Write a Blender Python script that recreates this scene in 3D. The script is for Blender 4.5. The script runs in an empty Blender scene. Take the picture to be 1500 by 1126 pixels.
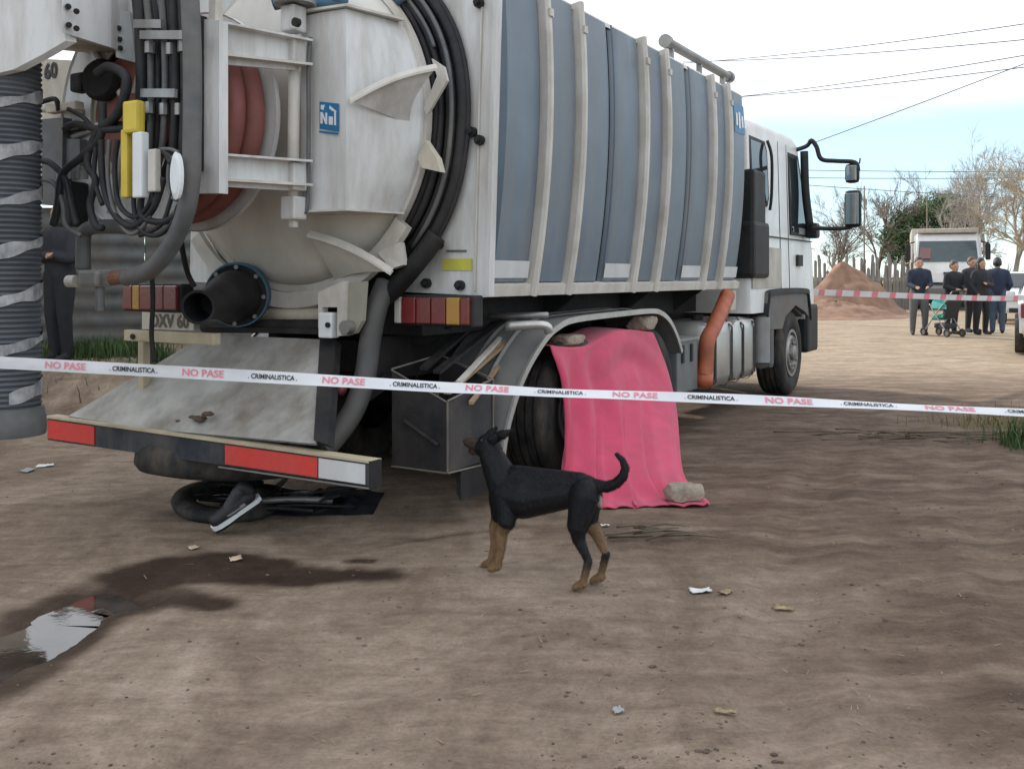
import bpy, bmesh, math, random
from mathutils import Vector, Matrix, noise
R = math.radians
random.seed(7)
SC = bpy.context.scene
COL = SC.collection

# ------------------------------------------------------------------ camera
FP, CX, HY, CAMZ = 1385.0, 750.0, 405.0, 1.45
cam = bpy.data.cameras.new('camera'); camo = bpy.data.objects.new('camera', cam); COL.objects.link(camo)
camo.location = (0, 0, CAMZ); camo.rotation_euler = (R(90), 0, 0)
cam.sensor_width = 36; cam.lens = FP/1500*36; cam.shift_y = -(563-HY)/1500
cam.clip_start = .05; cam.clip_end = 3000
SC.camera = camo
# ------------------------------------------------------------------ world
SUN_EL, SUN_AZ = 28.0, -43.0            # azimuth measured from +Y towards +X
world = bpy.data.worlds.new('World'); SC.world = world; world.use_nodes = True
nt = world.node_tree; nt.nodes.clear()
def N(nt, t, **k):
    n = nt.nodes.new(t)
    for a, v in k.items(): setattr(n, a, v)
    return n
wo = N(nt, 'ShaderNodeOutputWorld'); bg = N(nt, 'ShaderNodeBackground'); bgc = N(nt, 'ShaderNodeBackground'); mx = N(nt, 'ShaderNodeMixShader')
sky = N(nt, 'ShaderNodeTexSky', sky_type='NISHITA', sun_disc=False)
sky.sun_elevation = R(SUN_EL); sky.sun_rotation = R(SUN_AZ); sky.air_density = 1.0; sky.dust_density = 0.0; sky.ozone_density = 3.0
bg.inputs[1].default_value = .12
hz_ = N(nt, 'ShaderNodeMix', data_type='RGBA'); hz_.inputs[0].default_value = .55; hz_.inputs[7].default_value = (5.4, 7.2, 8.2, 1); nt.links.new(sky.outputs[0], hz_.inputs[6]); nt.links.new(hz_.outputs[2], bg.inputs[0])
tc = N(nt, 'ShaderNodeTexCoord'); sp = N(nt, 'ShaderNodeSeparateXYZ'); nt.links.new(tc.outputs['Generated'], sp.inputs[0])
mp = N(nt, 'ShaderNodeMapping'); mp.inputs['Scale'].default_value = (1.6, 1.6, 6); nt.links.new(tc.outputs['Generated'], mp.inputs[0])
nz = N(nt, 'ShaderNodeTexNoise'); nz.inputs['Scale'].default_value = 1.7; nz.inputs['Detail'].default_value = 6; nt.links.new(mp.outputs[0], nz.inputs[0])
ma = N(nt, 'ShaderNodeMath', operation='MULTIPLY_ADD'); nt.links.new(nz.outputs[0], ma.inputs[0]); ma.inputs[1].default_value = .10; nt.links.new(sp.outputs[2], ma.inputs[2])
mr = N(nt, 'ShaderNodeMapRange'); mr.interpolation_type = 'SMOOTHSTEP'; nt.links.new(ma.outputs[0], mr.inputs[0])
mr.inputs[1].default_value = .188; mr.inputs[2].default_value = .232
bgc.inputs[0].default_value = (.915, .965, 1.03, 1); bgc.inputs[1].default_value = .98
nt.links.new(mr.outputs[0], mx.inputs[0]); nt.links.new(bg.outputs[0], mx.inputs[1]); nt.links.new(bgc.outputs[0], mx.inputs[2]); nt.links.new(mx.outputs[0], wo.inputs[0])
# ------------------------------------------------------------------ sun
sl = bpy.data.lights.new('sun', 'SUN'); so = bpy.data.objects.new('sun', sl); COL.objects.link(so)
sl.energy = 3.0; sl.angle = R(1.2); sl.color = (1, .93, .82)
sd = Vector((math.sin(R(SUN_AZ))*math.cos(R(SUN_EL)), math.cos(R(SUN_AZ))*math.cos(R(SUN_EL)), math.sin(R(SUN_EL))))
so.rotation_euler = sd.to_track_quat('Z', 'Y').to_euler(); so.location = sd*60
vs = SC.view_settings; vs.view_transform = 'Standard'; vs.look = 'None'; vs.gamma = 1; vs.use_curve_mapping = False
vs.exposure = 0.58
SC.render.engine = 'CYCLES'

# ------------------------------------------------------------------ pixel -> place helpers
TA = R(31); TS, TC = math.sin(TA), math.cos(TA); OX, OY = -.868, 6.834
def ray(px, py): return (px-CX)/FP, (HY-py)/FP
def W(px, py, D): rx, rz = ray(px, py); return Vector((rx*D, D, CAMZ+rz*D))
def toL(v): dx, dy = v[0]-OX, v[1]-OY; return Vector((TC*dx-TS*dy, TS*dx+TC*dy, v[2]))
def toW(v): return Vector((OX+TC*v[0]+TS*v[1], OY-TS*v[0]+TC*v[1], v[2]))
def SX(px, py, xl): rx, rz = ray(px, py); D = (xl+TC*OX-TS*OY)/(TC*rx-TS); return toL(W(px, py, D))
def AY(px, py, yl): rx, rz = ray(px, py); D = (yl+TS*OX+TC*OY)/(TS*rx+TC); return toL(W(px, py, D))
def BD(px, py, D): return toL(W(px, py, D))
def G(px, py, z=0): rx, rz = ray(px, py); return W(px, py, (z-CAMZ)/rz)
def sst(t): t = max(0, min(1, t)); return t*t*(3-2*t)

# ------------------------------------------------------------------ materials
MATS = {}
def mat(name, col, rough=.6, metal=0, var=.12, vscale=6, bump=.05, bscale=60, dirt=None, dirt_amt=.35, dscale=3, attr=None, streak=(1, 1, .45), spec=.5, sheen=0, trans=0, coat=0):
    if name in MATS: return MATS[name]
    m = bpy.data.materials.new(name); m.use_nodes = True; t = m.node_tree; b = t.nodes['Principled BSDF']
    b.inputs['Roughness'].default_value = rough; b.inputs['Metallic'].default_value = metal; b.inputs['Specular IOR Level'].default_value = spec
    if sheen: b.inputs['Sheen Weight'].default_value = sheen
    if trans: b.inputs['Transmission Weight'].default_value = trans
    if coat: b.inputs['Coat Weight'].default_value = coat; b.inputs['Coat Roughness'].default_value = .15
    co = N(t, 'ShaderNodeTexCoord')
    n1 = N(t, 'ShaderNodeTexNoise'); n1.inputs['Scale'].default_value = vscale; n1.inputs['Detail'].default_value = 5; t.links.new(co.outputs['Object'], n1.inputs[0])
    if attr:
        src = N(t, 'ShaderNodeVertexColor', layer_name=attr).outputs[0]
    else:
        rgb = N(t, 'ShaderNodeRGB'); rgb.outputs[0].default_value = (*col, 1); src = rgb.outputs[0]
    mrr = N(t, 'ShaderNodeMapRange'); t.links.new(n1.outputs[0], mrr.inputs[0]); mrr.inputs[1].default_value = .3; mrr.inputs[2].default_value = .7
    mrr.inputs[3].default_value = 1-var; mrr.inputs[4].default_value = 1+var
    hs = N(t, 'ShaderNodeHueSaturation'); t.links.new(src, hs.inputs['Color']); t.links.new(mrr.outputs[0], hs.inputs['Value'])
    out = hs.outputs[0]
    if dirt:
        n2 = N(t, 'ShaderNodeTexNoise'); n2.inputs['Scale'].default_value = dscale; n2.inputs['Detail'].default_value = 8; n2.inputs['Roughness'].default_value = .65
        mpp = N(t, 'ShaderNodeMapping'); mpp.inputs['Scale'].default_value = streak; t.links.new(co.outputs['Object'], mpp.inputs[0]); t.links.new(mpp.outputs[0], n2.inputs[0])
        r2 = N(t, 'ShaderNodeMapRange'); t.links.new(n2.outputs[0], r2.inputs[0]); r2.inputs[1].default_value = .42; r2.inputs[2].default_value = .75; r2.inputs[4].default_value = dirt_amt
        mxx = N(t, 'ShaderNodeMix', data_type='RGBA'); t.links.new(r2.outputs[0], mxx.inputs[0]); t.links.new(out, mxx.inputs[6]); mxx.inputs[7].default_value = (*dirt, 1)
        out = mxx.outputs[2]
        r3 = N(t, 'ShaderNodeMapRange'); t.links.new(n2.outputs[0], r3.inputs[0]); r3.inputs[1].default_value = .3; r3.inputs[2].default_value = .7; r3.inputs[3].default_value = max(.05, rough-.1); r3.inputs[4].default_value = min(1, rough+.2)
        t.links.new(r3.outputs[0], b.inputs['Roughness'])
    t.links.new(out, b.inputs['Base Color'])
    if bump:
        n3 = N(t, 'ShaderNodeTexNoise'); n3.inputs['Scale'].default_value = bscale; n3.inputs['Detail'].default_value = 4; t.links.new(co.outputs['Object'], n3.inputs[0])
        bp = N(t, 'ShaderNodeBump'); bp.inputs['Strength'].default_value = bump; bp.inputs['Distance'].default_value = .02; t.links.new(n3.outputs[0], bp.inputs['Height']); t.links.new(bp.outputs[0], b.inputs['Normal'])
    MATS[name] = m; return m
DIRT = (.20, .155, .11)
white = mat('white_paint', (.61, .61, .61), .38, var=.06, vscale=2, bump=.03, bscale=14, dirt=(.27, .225, .175), dirt_amt=.65, dscale=3.4, streak=(2.2, 2.2, .4))
cream = mat('dirty_cream_paint', (.55, .50, .41), .55, var=.1, dirt=DIRT, dirt_amt=.6, dscale=5)
domec = mat('dome_paint', (.60, .57, .52), .42, var=.06, vscale=2, bump=.03, bscale=10, dirt=(.33, .28, .22), dirt_amt=.5, dscale=2.6)
ribm = mat('rib_paint', (.56, .53, .49), .5, var=.08, dirt=(.3, .25, .19), dirt_amt=.55, dscale=6)
panelm = mat('panel_blue_grey', (.118, .160, .208), .42, var=.14, vscale=3, bump=.05, bscale=9, dirt=(.23, .225, .21), dirt_amt=.8, dscale=2.6, streak=(1, 3.2, .2))
panelb = mat('panel_edge', (.06, .075, .10), .5, var=.1)
rubber = mat('rubber', (.014, .014, .016), .6, var=.25, vscale=9, bump=.15, dirt=(.08, .068, .056), dirt_amt=.4, spec=.22)
tyrem = mat('tyre_rubber', (.022, .022, .024), .72, var=.2, bump=.2, dirt=(.14, .115, .09), dirt_amt=.7, dscale=7, spec=.22)
hosem = mat('hose_rubber', (.02, .021, .025), .5, var=.3, vscale=14, bump=.1, dirt=(.09, .08, .07), dirt_amt=.45, spec=.22)
hoseg = mat('hose_grey', (.095, .10, .105), .55, var=.2, vscale=12, dirt=DIRT, dirt_amt=.4)
corrm = mat('corrugated_hose', (.085, .094, .108), .5, var=.2, vscale=5, dirt=(.12, .115, .11), dirt_amt=.4, spec=.22)
stripem = mat('hose_stripe', (.36, .36, .37), .7, var=.3, vscale=14, dirt=(.08, .085, .095), dirt_amt=1.0, dscale=14)
redhose = mat('red_hose', (.21, .06, .05), .55, var=.15, vscale=8, dirt=(.13, .09, .07), dirt_amt=.4)
bluem = mat('blue_paint', (.05, .13, .21), .5, var=.15, dirt=DIRT, dirt_amt=.3)
navy = mat('bumper_navy', (.030, .036, .047), .5, var=.2, dirt=(.17, .15, .125), dirt_amt=.55, dscale=5, spec=.22)
dark = mat('dark_steel', (.02, .02, .022), .65, var=.3, vscale=8, bump=.15, dirt=(.075, .06, .05), dirt_amt=.55, dscale=6, spec=.22)
steel = mat('steel', (.30, .30, .30), .42, metal=.7, var=.15, dirt=DIRT, dirt_amt=.5, dscale=6)
alu = mat('aluminium', (.50, .50, .49), .38, metal=.75, var=.08, vscale=3, dirt=(.30, .26, .21), dirt_amt=.6, dscale=4)
galv = mat('fender_steel', (.24, .245, .25), .48, metal=.35, var=.15, vscale=5, bump=.08, dirt=(.25, .21, .17), dirt_amt=.6, dscale=4)
platem = mat('tail_plate_steel', (.40, .39, .365), .5, metal=.15, var=.16, vscale=5, bump=.08, bscale=25, dirt=(.13, .10, .07), dirt_amt=1.0, dscale=2.4)
redm = mat('reflector_red', (.62, .035, .03), .35, var=.08, vscale=30, bump=.12, bscale=250, dirt=(.25, .12, .09), dirt_amt=.3)
whm = mat('reflector_white', (.60, .61, .62), .4, var=.08, bump=.12, bscale=250, dirt=DIRT, dirt_amt=.25)
lampred = mat('lamp_red', (.17, .022, .022), .22, var=.15, dirt=(.10, .06, .05), dirt_amt=.5, coat=.3)
lampamb = mat('lamp_amber', (.42, .22, .04), .25, var=.1, dirt=(.16, .1, .06), dirt_amt=.3)
yellow = mat('yellow_plastic', (.60, .45, .05), .5, var=.12, dirt=DIRT, dirt_amt=.4)
glass = mat('window_glass', (.025, .032, .036), .06, var=.05, bump=0, spec=.7)
mirrorm = mat('mirror_glass', (.55, .6, .62), .03, metal=1, bump=0, var=0)
plastic = mat('black_plastic', (.02, .021, .023), .5, var=.2, dirt=(.1, .085, .07), dirt_amt=.35, spec=.22)
cabm = mat('cab_white', (.70, .70, .70), .3, var=.04, bump=0, dirt=(.42, .36, .29), dirt_amt=.4, dscale=1.6)
orange = mat('orange_vinyl', (.36, .085, .035), .55, var=.2, vscale=9, bump=.3, bscale=14, dirt=(.2, .1, .06), dirt_amt=.5)
logob = mat('logo_blue', (.02, .16, .34), .45, bump=0, var=.1)
logow = mat('logo_white', (.68, .70, .72), .5, bump=0, var=.05)
inkm = mat('ink_black', (.02, .02, .025), .6, bump=0, var=.1)
wood = mat('plank_wood', (.30, .20, .12), .75, var=.3, vscale=10, bump=.3, bscale=30)
beamm = mat('beam_cream', (.47, .40, .28), .6, var=.15, dirt=DIRT, dirt_amt=.5)

# ------------------------------------------------------------------ mesh helper
class MB:
    def __init__(s): s.v = []; s.f = []
    def add(s, vs, fs):
        o = len(s.v); s.v += [tuple(v) for v in vs]; s.f += [tuple(i+o for i in f) for f in fs]; return s
    def box(s, c, size, rot=None, bev=0):
        c = Vector(c); h = Vector(size)/2; M = rot if rot is not None else Matrix.Identity(3)
        if bev <= 0:
            vs = [c+M@Vector((sx*h.x, sy*h.y, sz*h.z)) for sx in (-1, 1) for sy in (-1, 1) for sz in (-1, 1)]
            return s.add(vs, [(0, 1, 3, 2), (4, 6, 7, 5), (0, 4, 5, 1), (2, 3, 7, 6), (0, 2, 6, 4), (1, 5, 7, 3)])
        bm = bmesh.new(); bmesh.ops.create_cube(bm, size=1)
        for v in bm.verts: v.co = Vector((v.co.x*size[0], v.co.y*size[1], v.co.z*size[2]))
        bmesh.ops.bevel(bm, geom=bm.edges[:], offset=bev, segments=2, affect='EDGES', profile=.6)
        s.bm(bm, lambda p: c+M@p); return s
    def bm(s, bm, fn=lambda p: p):
        bm.verts.index_update(); s.add([fn(v.co) for v in bm.verts], [tuple(v.index for v in f.verts) for f in bm.faces]); bm.free(); return s
    def prism(s, pts, d):
        pts = [Vector(p) for p in pts]; d = Vector(d); n = len(pts)
        return s.add(pts+[p+d for p in pts], [tuple(range(n)), tuple(range(2*n-1, n-1, -1))]+[(i, n+i, n+(i+1) % n, (i+1) % n) for i in range(n)])
    def tube(s, pts, r, seg=10, smooth=6, cap=True, radii=None):
        P = crom([Vector(p) for p in pts], smooth) if smooth and len(pts) > 2 else [Vector(p) for p in pts]
        n = len(P); vs = []; fs = []; up = None
        for i, p in enumerate(P):
            t = (P[min(i+1, n-1)]-P[max(i-1, 0)])
            if t.length < 1e-9: t = Vector((0, 0, 1))
            t.normalize()
            if up is None: up = t.orthogonal().normalized()
            up = (up-t*up.dot(t)); up = up.normalized() if up.length > 1e-6 else t.orthogonal().normalized(); bn = t.cross(up)
            if radii: k = i/(n-1)*(len(radii)-1); j = min(int(k), len(radii)-2); rr = radii[j]*(1-k+j)+radii[j+1]*(k-j)
            else: rr = r
            for a in range(seg): an = 2*math.pi*a/seg; vs.append(p+(up*math.cos(an)+bn*math.sin(an))*rr)
        for i in range(n-1):
            for a in range(seg): b = (a+1) % seg; fs.append((i*seg+a, i*seg+b, (i+1)*seg+b, (i+1)*seg+a))
        if cap: fs += [tuple(range(seg-1, -1, -1)), tuple((n-1)*seg+a for a in range(seg))]
        return s.add(vs, fs)
    def lathe(s, prof, c, ax, seg=32, closed=False, a0=0, a1=2*math.pi):
        """prof: list of (along, radius) about axis ax through c"""
        c = Vector(c); ax = Vector(ax).normalized(); u = Vector((0, 0, 1)) if abs(ax.z) < .9 else Vector((1, 0, 0)); u = (u-ax*u.dot(ax)).normalized(); w = ax.cross(u)
        full = abs(a1-a0-2*math.pi) < 1e-6; na = seg if full else seg+1; n = len(prof); vs = []; fs = []
        for k in range(na):
            an = a0+(a1-a0)*k/seg; d = u*math.cos(an)+w*math.sin(an)
            vs += [c+ax*p[0]+d*p[1] for p in prof]
        for k in range(seg):
            k2 = (k+1) % na
            for i in range(n if closed else n-1): j = (i+1) % n; fs.append((k*n+i, k*n+j, k2*n+j, k2*n+i))
        return s.add(vs, fs)
    def grid(s, rows, thick=None):
        nr, nc = len(rows), len(rows[0]); vs = [p for r in rows for p in r]
        fs = [(i*nc+j, i*nc+j+1, (i+1)*nc+j+1, (i+1)*nc+j) for i in range(nr-1) for j in range(nc-1)]
        return s.add(vs, fs)
    def map(s, fn): s.v = [tuple(fn(Vector(v))) for v in s.v]; return s
    def build(s, name, m, parent=None, smooth=False, angle=None, fix=True):
        me = bpy.data.meshes.new(name); me.from_pydata(s.v, [], s.f)
        if fix:
            bm = bmesh.new(); bm.from_mesh(me); bmesh.ops.recalc_face_normals(bm, faces=bm.faces); bm.to_mesh(me); bm.free()
        if m: me.materials.append(m)
        if smooth or angle:
            me.shade_smooth()
            if angle: me.set_sharp_from_angle(angle=R(angle))
        me.update()
        o = bpy.data.objects.new(name, me); COL.objects.link(o)
        if parent: o.parent = parent
        return o
def crom(P, k):
    out = []; n = len(P)
    for i in range(n-1):
        p0, p1, p2, p3 = P[max(i-1, 0)], P[i], P[i+1], P[min(i+2, n-1)]
        for j in range(k):
            t = j/k; out.append(.5*((2*p1)+(p2-p0)*t+(2*p0-5*p1+4*p2-p3)*t*t+(3*p1-p0-3*p2+p3)*t**3))
    out.append(P[-1]); return out
def tag(o, label=None, cat=None, group=None, kind=None):
    for k, v in (('label', label), ('category', cat), ('group', group), ('kind', kind)):
        if v: o[k] = v
    return o
def empty(name, loc=(0, 0, 0), rz=0):
    o = bpy.data.objects.new(name, None); COL.objects.link(o); o.location = loc; o.rotation_euler = (0, 0, rz); o.empty_display_size = .2; return o
def clone(o, parent, name=None, loc=None):
    c = o.copy(); COL.objects.link(c); c.parent = parent
    if loc is not None: c.location = loc
    for ch in list(o.children): clone(ch, c)
    return c
def text_geo(body, size, bold=.0, ext=.0015):
    cu = bpy.data.curves.new('t', 'FONT'); cu.body = body; cu.size = size; cu.align_x = 'CENTER'; cu.align_y = 'CENTER'; cu.offset = bold; cu.extrude = ext; cu.resolution_u = 3
    o = bpy.data.objects.new('t', cu); COL.objects.link(o); dg = bpy.context.evaluated_depsgraph_get(); me = bpy.data.meshes.new_from_object(o.evaluated_get(dg))
    vs = [v.co.copy() for v in me.vertices]; fs = [tuple(p.vertices) for p in me.polygons]
    bpy.data.objects.remove(o); bpy.data.curves.remove(cu); bpy.data.meshes.remove(me); return vs, fs
def blob(name, caps, voxel, m, parent=None, smooth_it=4, deform=None):
    """caps: (p0, r0, p1, r1, colour, [scale xyz]) rounded cones joined into ONE continuous skin; colour goes to attribute 'coat'"""
    bm = bmesh.new()
    for c in caps:
        p0, r0, p1, r1 = Vector(c[0]), c[1], Vector(c[2]), c[3]; sc = Vector(c[5]) if len(c) > 5 else Vector((1, 1, 1))
        d = p1-p0; L = d.length; q = (d.normalized() if L > 1e-6 else Vector((0, 0, 1))).to_track_quat('Z', 'Y'); vs = []; seg = 14; prof = []
        for k in range(0, 6): a = -math.pi/2+math.pi/2*k/5; prof.append((r0*math.sin(a), max(r0*math.cos(a), 1e-4)))
        for k in range(0, 6): a = math.pi/2*k/5; prof.append((L+r1*math.sin(a), max(r1*math.cos(a), 1e-4)))
        for z, r in prof:
            for a in range(seg):
                an = 2*math.pi*a/seg; v = q@Vector((r*math.cos(an), r*math.sin(an), z))
                mid = d/2; v = Vector(((v.x-mid.x)*sc.x+mid.x, (v.y-mid.y)*sc.y+mid.y, (v.z-mid.z)*sc.z+mid.z))
                vs.append(bm.verts.new(p0+v))
        n = len(prof)
        for i in range(n-1):
            for a in range(seg): b = (a+1) % seg; bm.faces.new((vs[i*seg+a], vs[i*seg+b], vs[(i+1)*seg+b], vs[(i+1)*seg+a]))
        bm.faces.new([vs[a] for a in range(seg-1, -1, -1)]); bm.faces.new([vs[(n-1)*seg+a] for a in range(seg)])
    me = bpy.data.meshes.new(name); bm.to_mesh(me); bm.free()
    o = bpy.data.objects.new(name, me); COL.objects.link(o)
    rm = o.modifiers.new('r', 'REMESH'); rm.mode = 'VOXEL'; rm.voxel_size = voxel
    if smooth_it: sm = o.modifiers.new('s', 'SMOOTH'); sm.iterations = smooth_it; sm.factor = .5
    dg = bpy.context.evaluated_depsgraph_get(); dg.update(); nm = bpy.data.meshes.new_from_object(o.evaluated_get(dg))
    o.modifiers.clear(); o.data = nm; bpy.data.meshes.remove(me); nm.name = name
    ca = nm.color_attributes.new('coat', 'FLOAT_COLOR', 'POINT'); cols = []
    pre = []
    for c in caps:
        sc = Vector(c[5]) if len(c) > 5 else Vector((1, 1, 1)); pre.append((Vector(c[0]), c[1], Vector(c[2])-Vector(c[0]), c[3], c[4], (sc.x*sc.y*sc.z)**(1/3)))
    for v in nm.vertices:
        best = 1e9; bc = None
        for p0, r0, d, r1, cc, k in pre:
            l2 = d.length_squared; t = max(0, min(1, (v.co-p0).dot(d)/l2)) if l2 > 1e-9 else 0
            ds = (v.co-p0-d*t).length-(r0+(r1-r0)*t)*k
            if ds < best: best = ds; bc = cc
        if callable(bc): bc = bc(v.co)
        cols += [bc[0], bc[1], bc[2], 1]
    ca.data.foreach_set('color', cols)
    nm.materials.clear(); nm.materials.append(m); nm.shade_smooth()
    if parent: o.parent = parent
    return o

# ------------------------------------------------------------------ ground
def fbm(x, y, s, o=4, seed=0): return noise.fractal(Vector((x*s+seed, y*s-seed, seed*1.7)), 1.0, 2.0, o)
pud = [G(p[0], p[1]) for p in [(-60, 1000), (0, 965), (55, 930), (95, 902), (140, 884), (190, 872)]]
def seg_d(x, y, pts):
    b = 1e9
    for i in range(len(pts)-1):
        ax, ay, bx, by = pts[i][0], pts[i][1], pts[i+1][0], pts[i+1][1]; dx, dy = bx-ax, by-ay
        t = max(0, min(1, ((x-ax)*dx+(y-ay)*dy)/(dx*dx+dy*dy))); b = min(b, math.hypot(x-ax-dx*t, y-ay-dy*t))
    return b
wetpts = [G(p[0], p[1]) for p in [(180, 862), (270, 850), (330, 830), (420, 835), (500, 842), (545, 848)]]
wet2 = [G(p[0], p[1]) for p in [(150, 872), (250, 875), (320, 880)]]
wet3 = [G(p[0], p[1]) for p in [(515, 820), (545, 820)]]
wet4 = [G(p[0], p[1]) for p in [(560, 800), (640, 785), (760, 772)]]
wetc_ = [(G(a, b), c) for a, b, c in ((205, 842, .28), (250, 834, .32), (300, 828, .33), (345, 828, .30), (390, 832, .27), (430, 838, .24), (470, 840, .23), (510, 841, .22), (545, 843, .20), (570, 846, .15), (220, 868, .18))]
def tz(x, y):
    z = .12*sst((y-12)/9)+.06*sst((y-24)/14)
    z += .52*sst((y-9.7)/.9)*sst((-3.5-x)/.8)
    near = sst((13-y)/3)
    if y < 60 and abs(x) < 40:
        a = .012*fbm(x, y, .55, 3, 3)+.010*fbm(x*.6, y*1.3, 1.7, 3, 9)
        z += a*(.4+.6*near)*1.5
        if near > 0: z += near*.008*fbm((x*.9+y*.45)*.5, (y-x*.35)*2.2, 1.0, 3, 77)
        if near > 0 and -7 < x < 9:
            z += near*(.0055*fbm(x, y, 5.5, 3, 21)+.0035*fbm(x, y, 14, 2, 5)*sst((x+1.2-(y-3)*.25)/1.5))
    if near > 0 and -3 < x < 7:
        for off in (0, 1.05):
            cxr = .55+off+(y-2.6)*.42+.10*math.sin(y*.7); d = abs(x-cxr)
            if d < .42: z += near*(-.022*sst((.20-d)/.12)+.014*math.exp(-((d-.27)/.07)**2)+.004*math.sin((y*math.cos(.4)+x*.4)*42)*sst((.18-d)/.06))*(.55+.45*fbm(x, y, .9, 2, 15))
        cl = fbm(x, y, 2.6, 3, 88); z += near*.012*max(0, cl)*sst((x-.2*(y-3)+.6)/1.2)*abs(fbm(x, y, 11, 2, 52))
    if -4 < x < 0 and 2.6 < y < 5.4:
        d = seg_d(x, y, pud)+.045*fbm(x, y, 5, 4, 31); z -= .055*sst((.27-d)/.26)
    return z
def axis(lo, hi, step, far, g=1.18):
    a = [lo+(hi-lo)*i/int((hi-lo)/step) for i in range(int((hi-lo)/step)+1)]; s = step; v = hi
    while v < far: s *= g; v += s; a.append(v)
    s = step; v = lo; b = []
    while v > -far: s *= g; v -= s; b.append(v)
    return b[::-1]+a
xs = axis(-4.6, 5.6, .034, 900); ys = [v for v in axis(2.4, 10.2, .034, 900) if v > -60]
gv = [(x, y, tz(x, y)) for y in ys for x in xs]; nx = len(xs)
gf = [(j*nx+i, j*nx+i+1, (j+1)*nx+i+1, (j+1)*nx+i) for j in range(len(ys)-1) for i in range(nx-1)]
gme = bpy.data.meshes.new('ground'); gme.from_pydata(gv, [], gf)
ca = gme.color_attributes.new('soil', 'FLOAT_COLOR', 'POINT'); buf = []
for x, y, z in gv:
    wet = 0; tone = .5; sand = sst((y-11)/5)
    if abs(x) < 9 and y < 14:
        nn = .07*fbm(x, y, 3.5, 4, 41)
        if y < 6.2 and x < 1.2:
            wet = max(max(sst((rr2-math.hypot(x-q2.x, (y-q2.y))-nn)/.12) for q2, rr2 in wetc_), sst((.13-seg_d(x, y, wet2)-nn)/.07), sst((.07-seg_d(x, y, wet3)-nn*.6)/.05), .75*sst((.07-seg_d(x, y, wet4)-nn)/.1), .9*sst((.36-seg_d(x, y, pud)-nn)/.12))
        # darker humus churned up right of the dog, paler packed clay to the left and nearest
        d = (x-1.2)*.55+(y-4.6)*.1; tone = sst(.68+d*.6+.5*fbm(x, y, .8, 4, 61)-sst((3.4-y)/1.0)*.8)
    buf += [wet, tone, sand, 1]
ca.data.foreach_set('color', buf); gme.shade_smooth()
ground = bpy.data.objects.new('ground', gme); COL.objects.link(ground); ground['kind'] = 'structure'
m = bpy.data.materials.new('dirt_ground'); m.use_nodes = True; t = m.node_tree; b = t.nodes['Principled BSDF']; L = t.links.new
co = N(t, 'ShaderNodeTexCoord'); vc = N(t, 'ShaderNodeVertexColor', layer_name='soil'); se = N(t, 'ShaderNodeSeparateColor'); L(vc.outputs[0], se.inputs[0])
def nse(scale, det=6, rough=.6, mapping=None):
    n = N(t, 'ShaderNodeTexNoise'); n.inputs['Scale'].default_value = scale; n.inputs['Detail'].default_value = det; n.inputs['Roughness'].default_value = rough
    if mapping:
        q = N(t, 'ShaderNodeMapping'); q.inputs['Rotation'].default_value = (0, 0, R(mapping[1])); q.inputs['Scale'].default_value = mapping[0]; L(co.outputs['Object'], q.inputs[0]); L(q.outputs[0], n.inputs[0])
    else: L(co.outputs['Object'], n.inputs[0])
    return n
def ramp(fac, stops):
    r = N(t, 'ShaderNodeValToRGB'); L(fac, r.inputs[0]); e = r.color_ramp.elements
    e[0].position, e[0].color = stops[0][0], (*stops[0][1], 1); e[1].position, e[1].color = stops[1][0], (*stops[1][1], 1)
    for p_, c_ in stops[2:]: k = e.new(p_); k.color = (*c_, 1)
    return r
def mixc(f, a, bb, bt='MIX'):
    q = N(t, 'ShaderNodeMix', data_type='RGBA', blend_type=bt)
    if isinstance(f, float): q.inputs[0].default_value = f
    else: L(f, q.inputs[0])
    for s_, i_ in ((a, 6), (bb, 7)):
        if isinstance(s_, tuple): q.inputs[i_].default_value = (*s_, 1)
        else: L(s_, q.inputs[i_])
    return q.outputs[2]
nA = nse(1.5, 9, .66, ((1, .5, 1), -22)); nA.inputs['Distortion'].default_value = .9; nB = nse(9, 8, .7); nC = nse(60, 6, .7); nD = nse(260, 3, .6); nE = nse(3.2, 7, .65, ((.5, 1.3, 1), -20))
clay = ramp(nA.outputs[0], [(.28, (.150, .110, .083)), (.72, (.36, .292, .232)), (.5, (.245, .191, .147))])
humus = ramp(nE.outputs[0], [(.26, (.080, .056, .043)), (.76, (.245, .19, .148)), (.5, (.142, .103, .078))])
sandc = ramp(nE.outputs[0], [(.3, (.25, .195, .14)), (.7, (.40, .33, .25))])
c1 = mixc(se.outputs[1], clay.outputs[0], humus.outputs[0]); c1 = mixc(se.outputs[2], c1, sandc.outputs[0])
fine = ramp(nB.outputs[0], [(.3, (.80, .78, .77)), (.7, (1.18, 1.17, 1.17))]); c1 = mixc(1.0, c1, fine.outputs[0], 'MULTIPLY')
gr = ramp(nC.outputs[0], [(.33, (.78, .77, .76)), (.62, (1.10, 1.10, 1.10))]); c1 = mixc(.8, c1, gr.outputs[0], 'MULTIPLY')
sp_ = ramp(nD.outputs[0], [(.70, (0, 0, 0)), (.80, (.5, .5, .5))]); c1 = mixc(sp_.outputs[0], c1, (.34, .29, .23))
wetc = mixc(1.0, c1, (.20, .165, .155), 'MULTIPLY'); c1 = mixc(se.outputs[0], c1, wetc)
nF = nse(4.5, 8, .7, ((.42, 1.5, 1), -14)); nF.inputs['Distortion'].default_value = .6; stk = ramp(nF.outputs[0], [(.34, (.72, .69, .67)), (.66, (1.22, 1.22, 1.21))]); c1 = mixc(.85, c1, stk.outputs[0], 'MULTIPLY')
L(c1, b.inputs['Base Color'])
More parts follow.
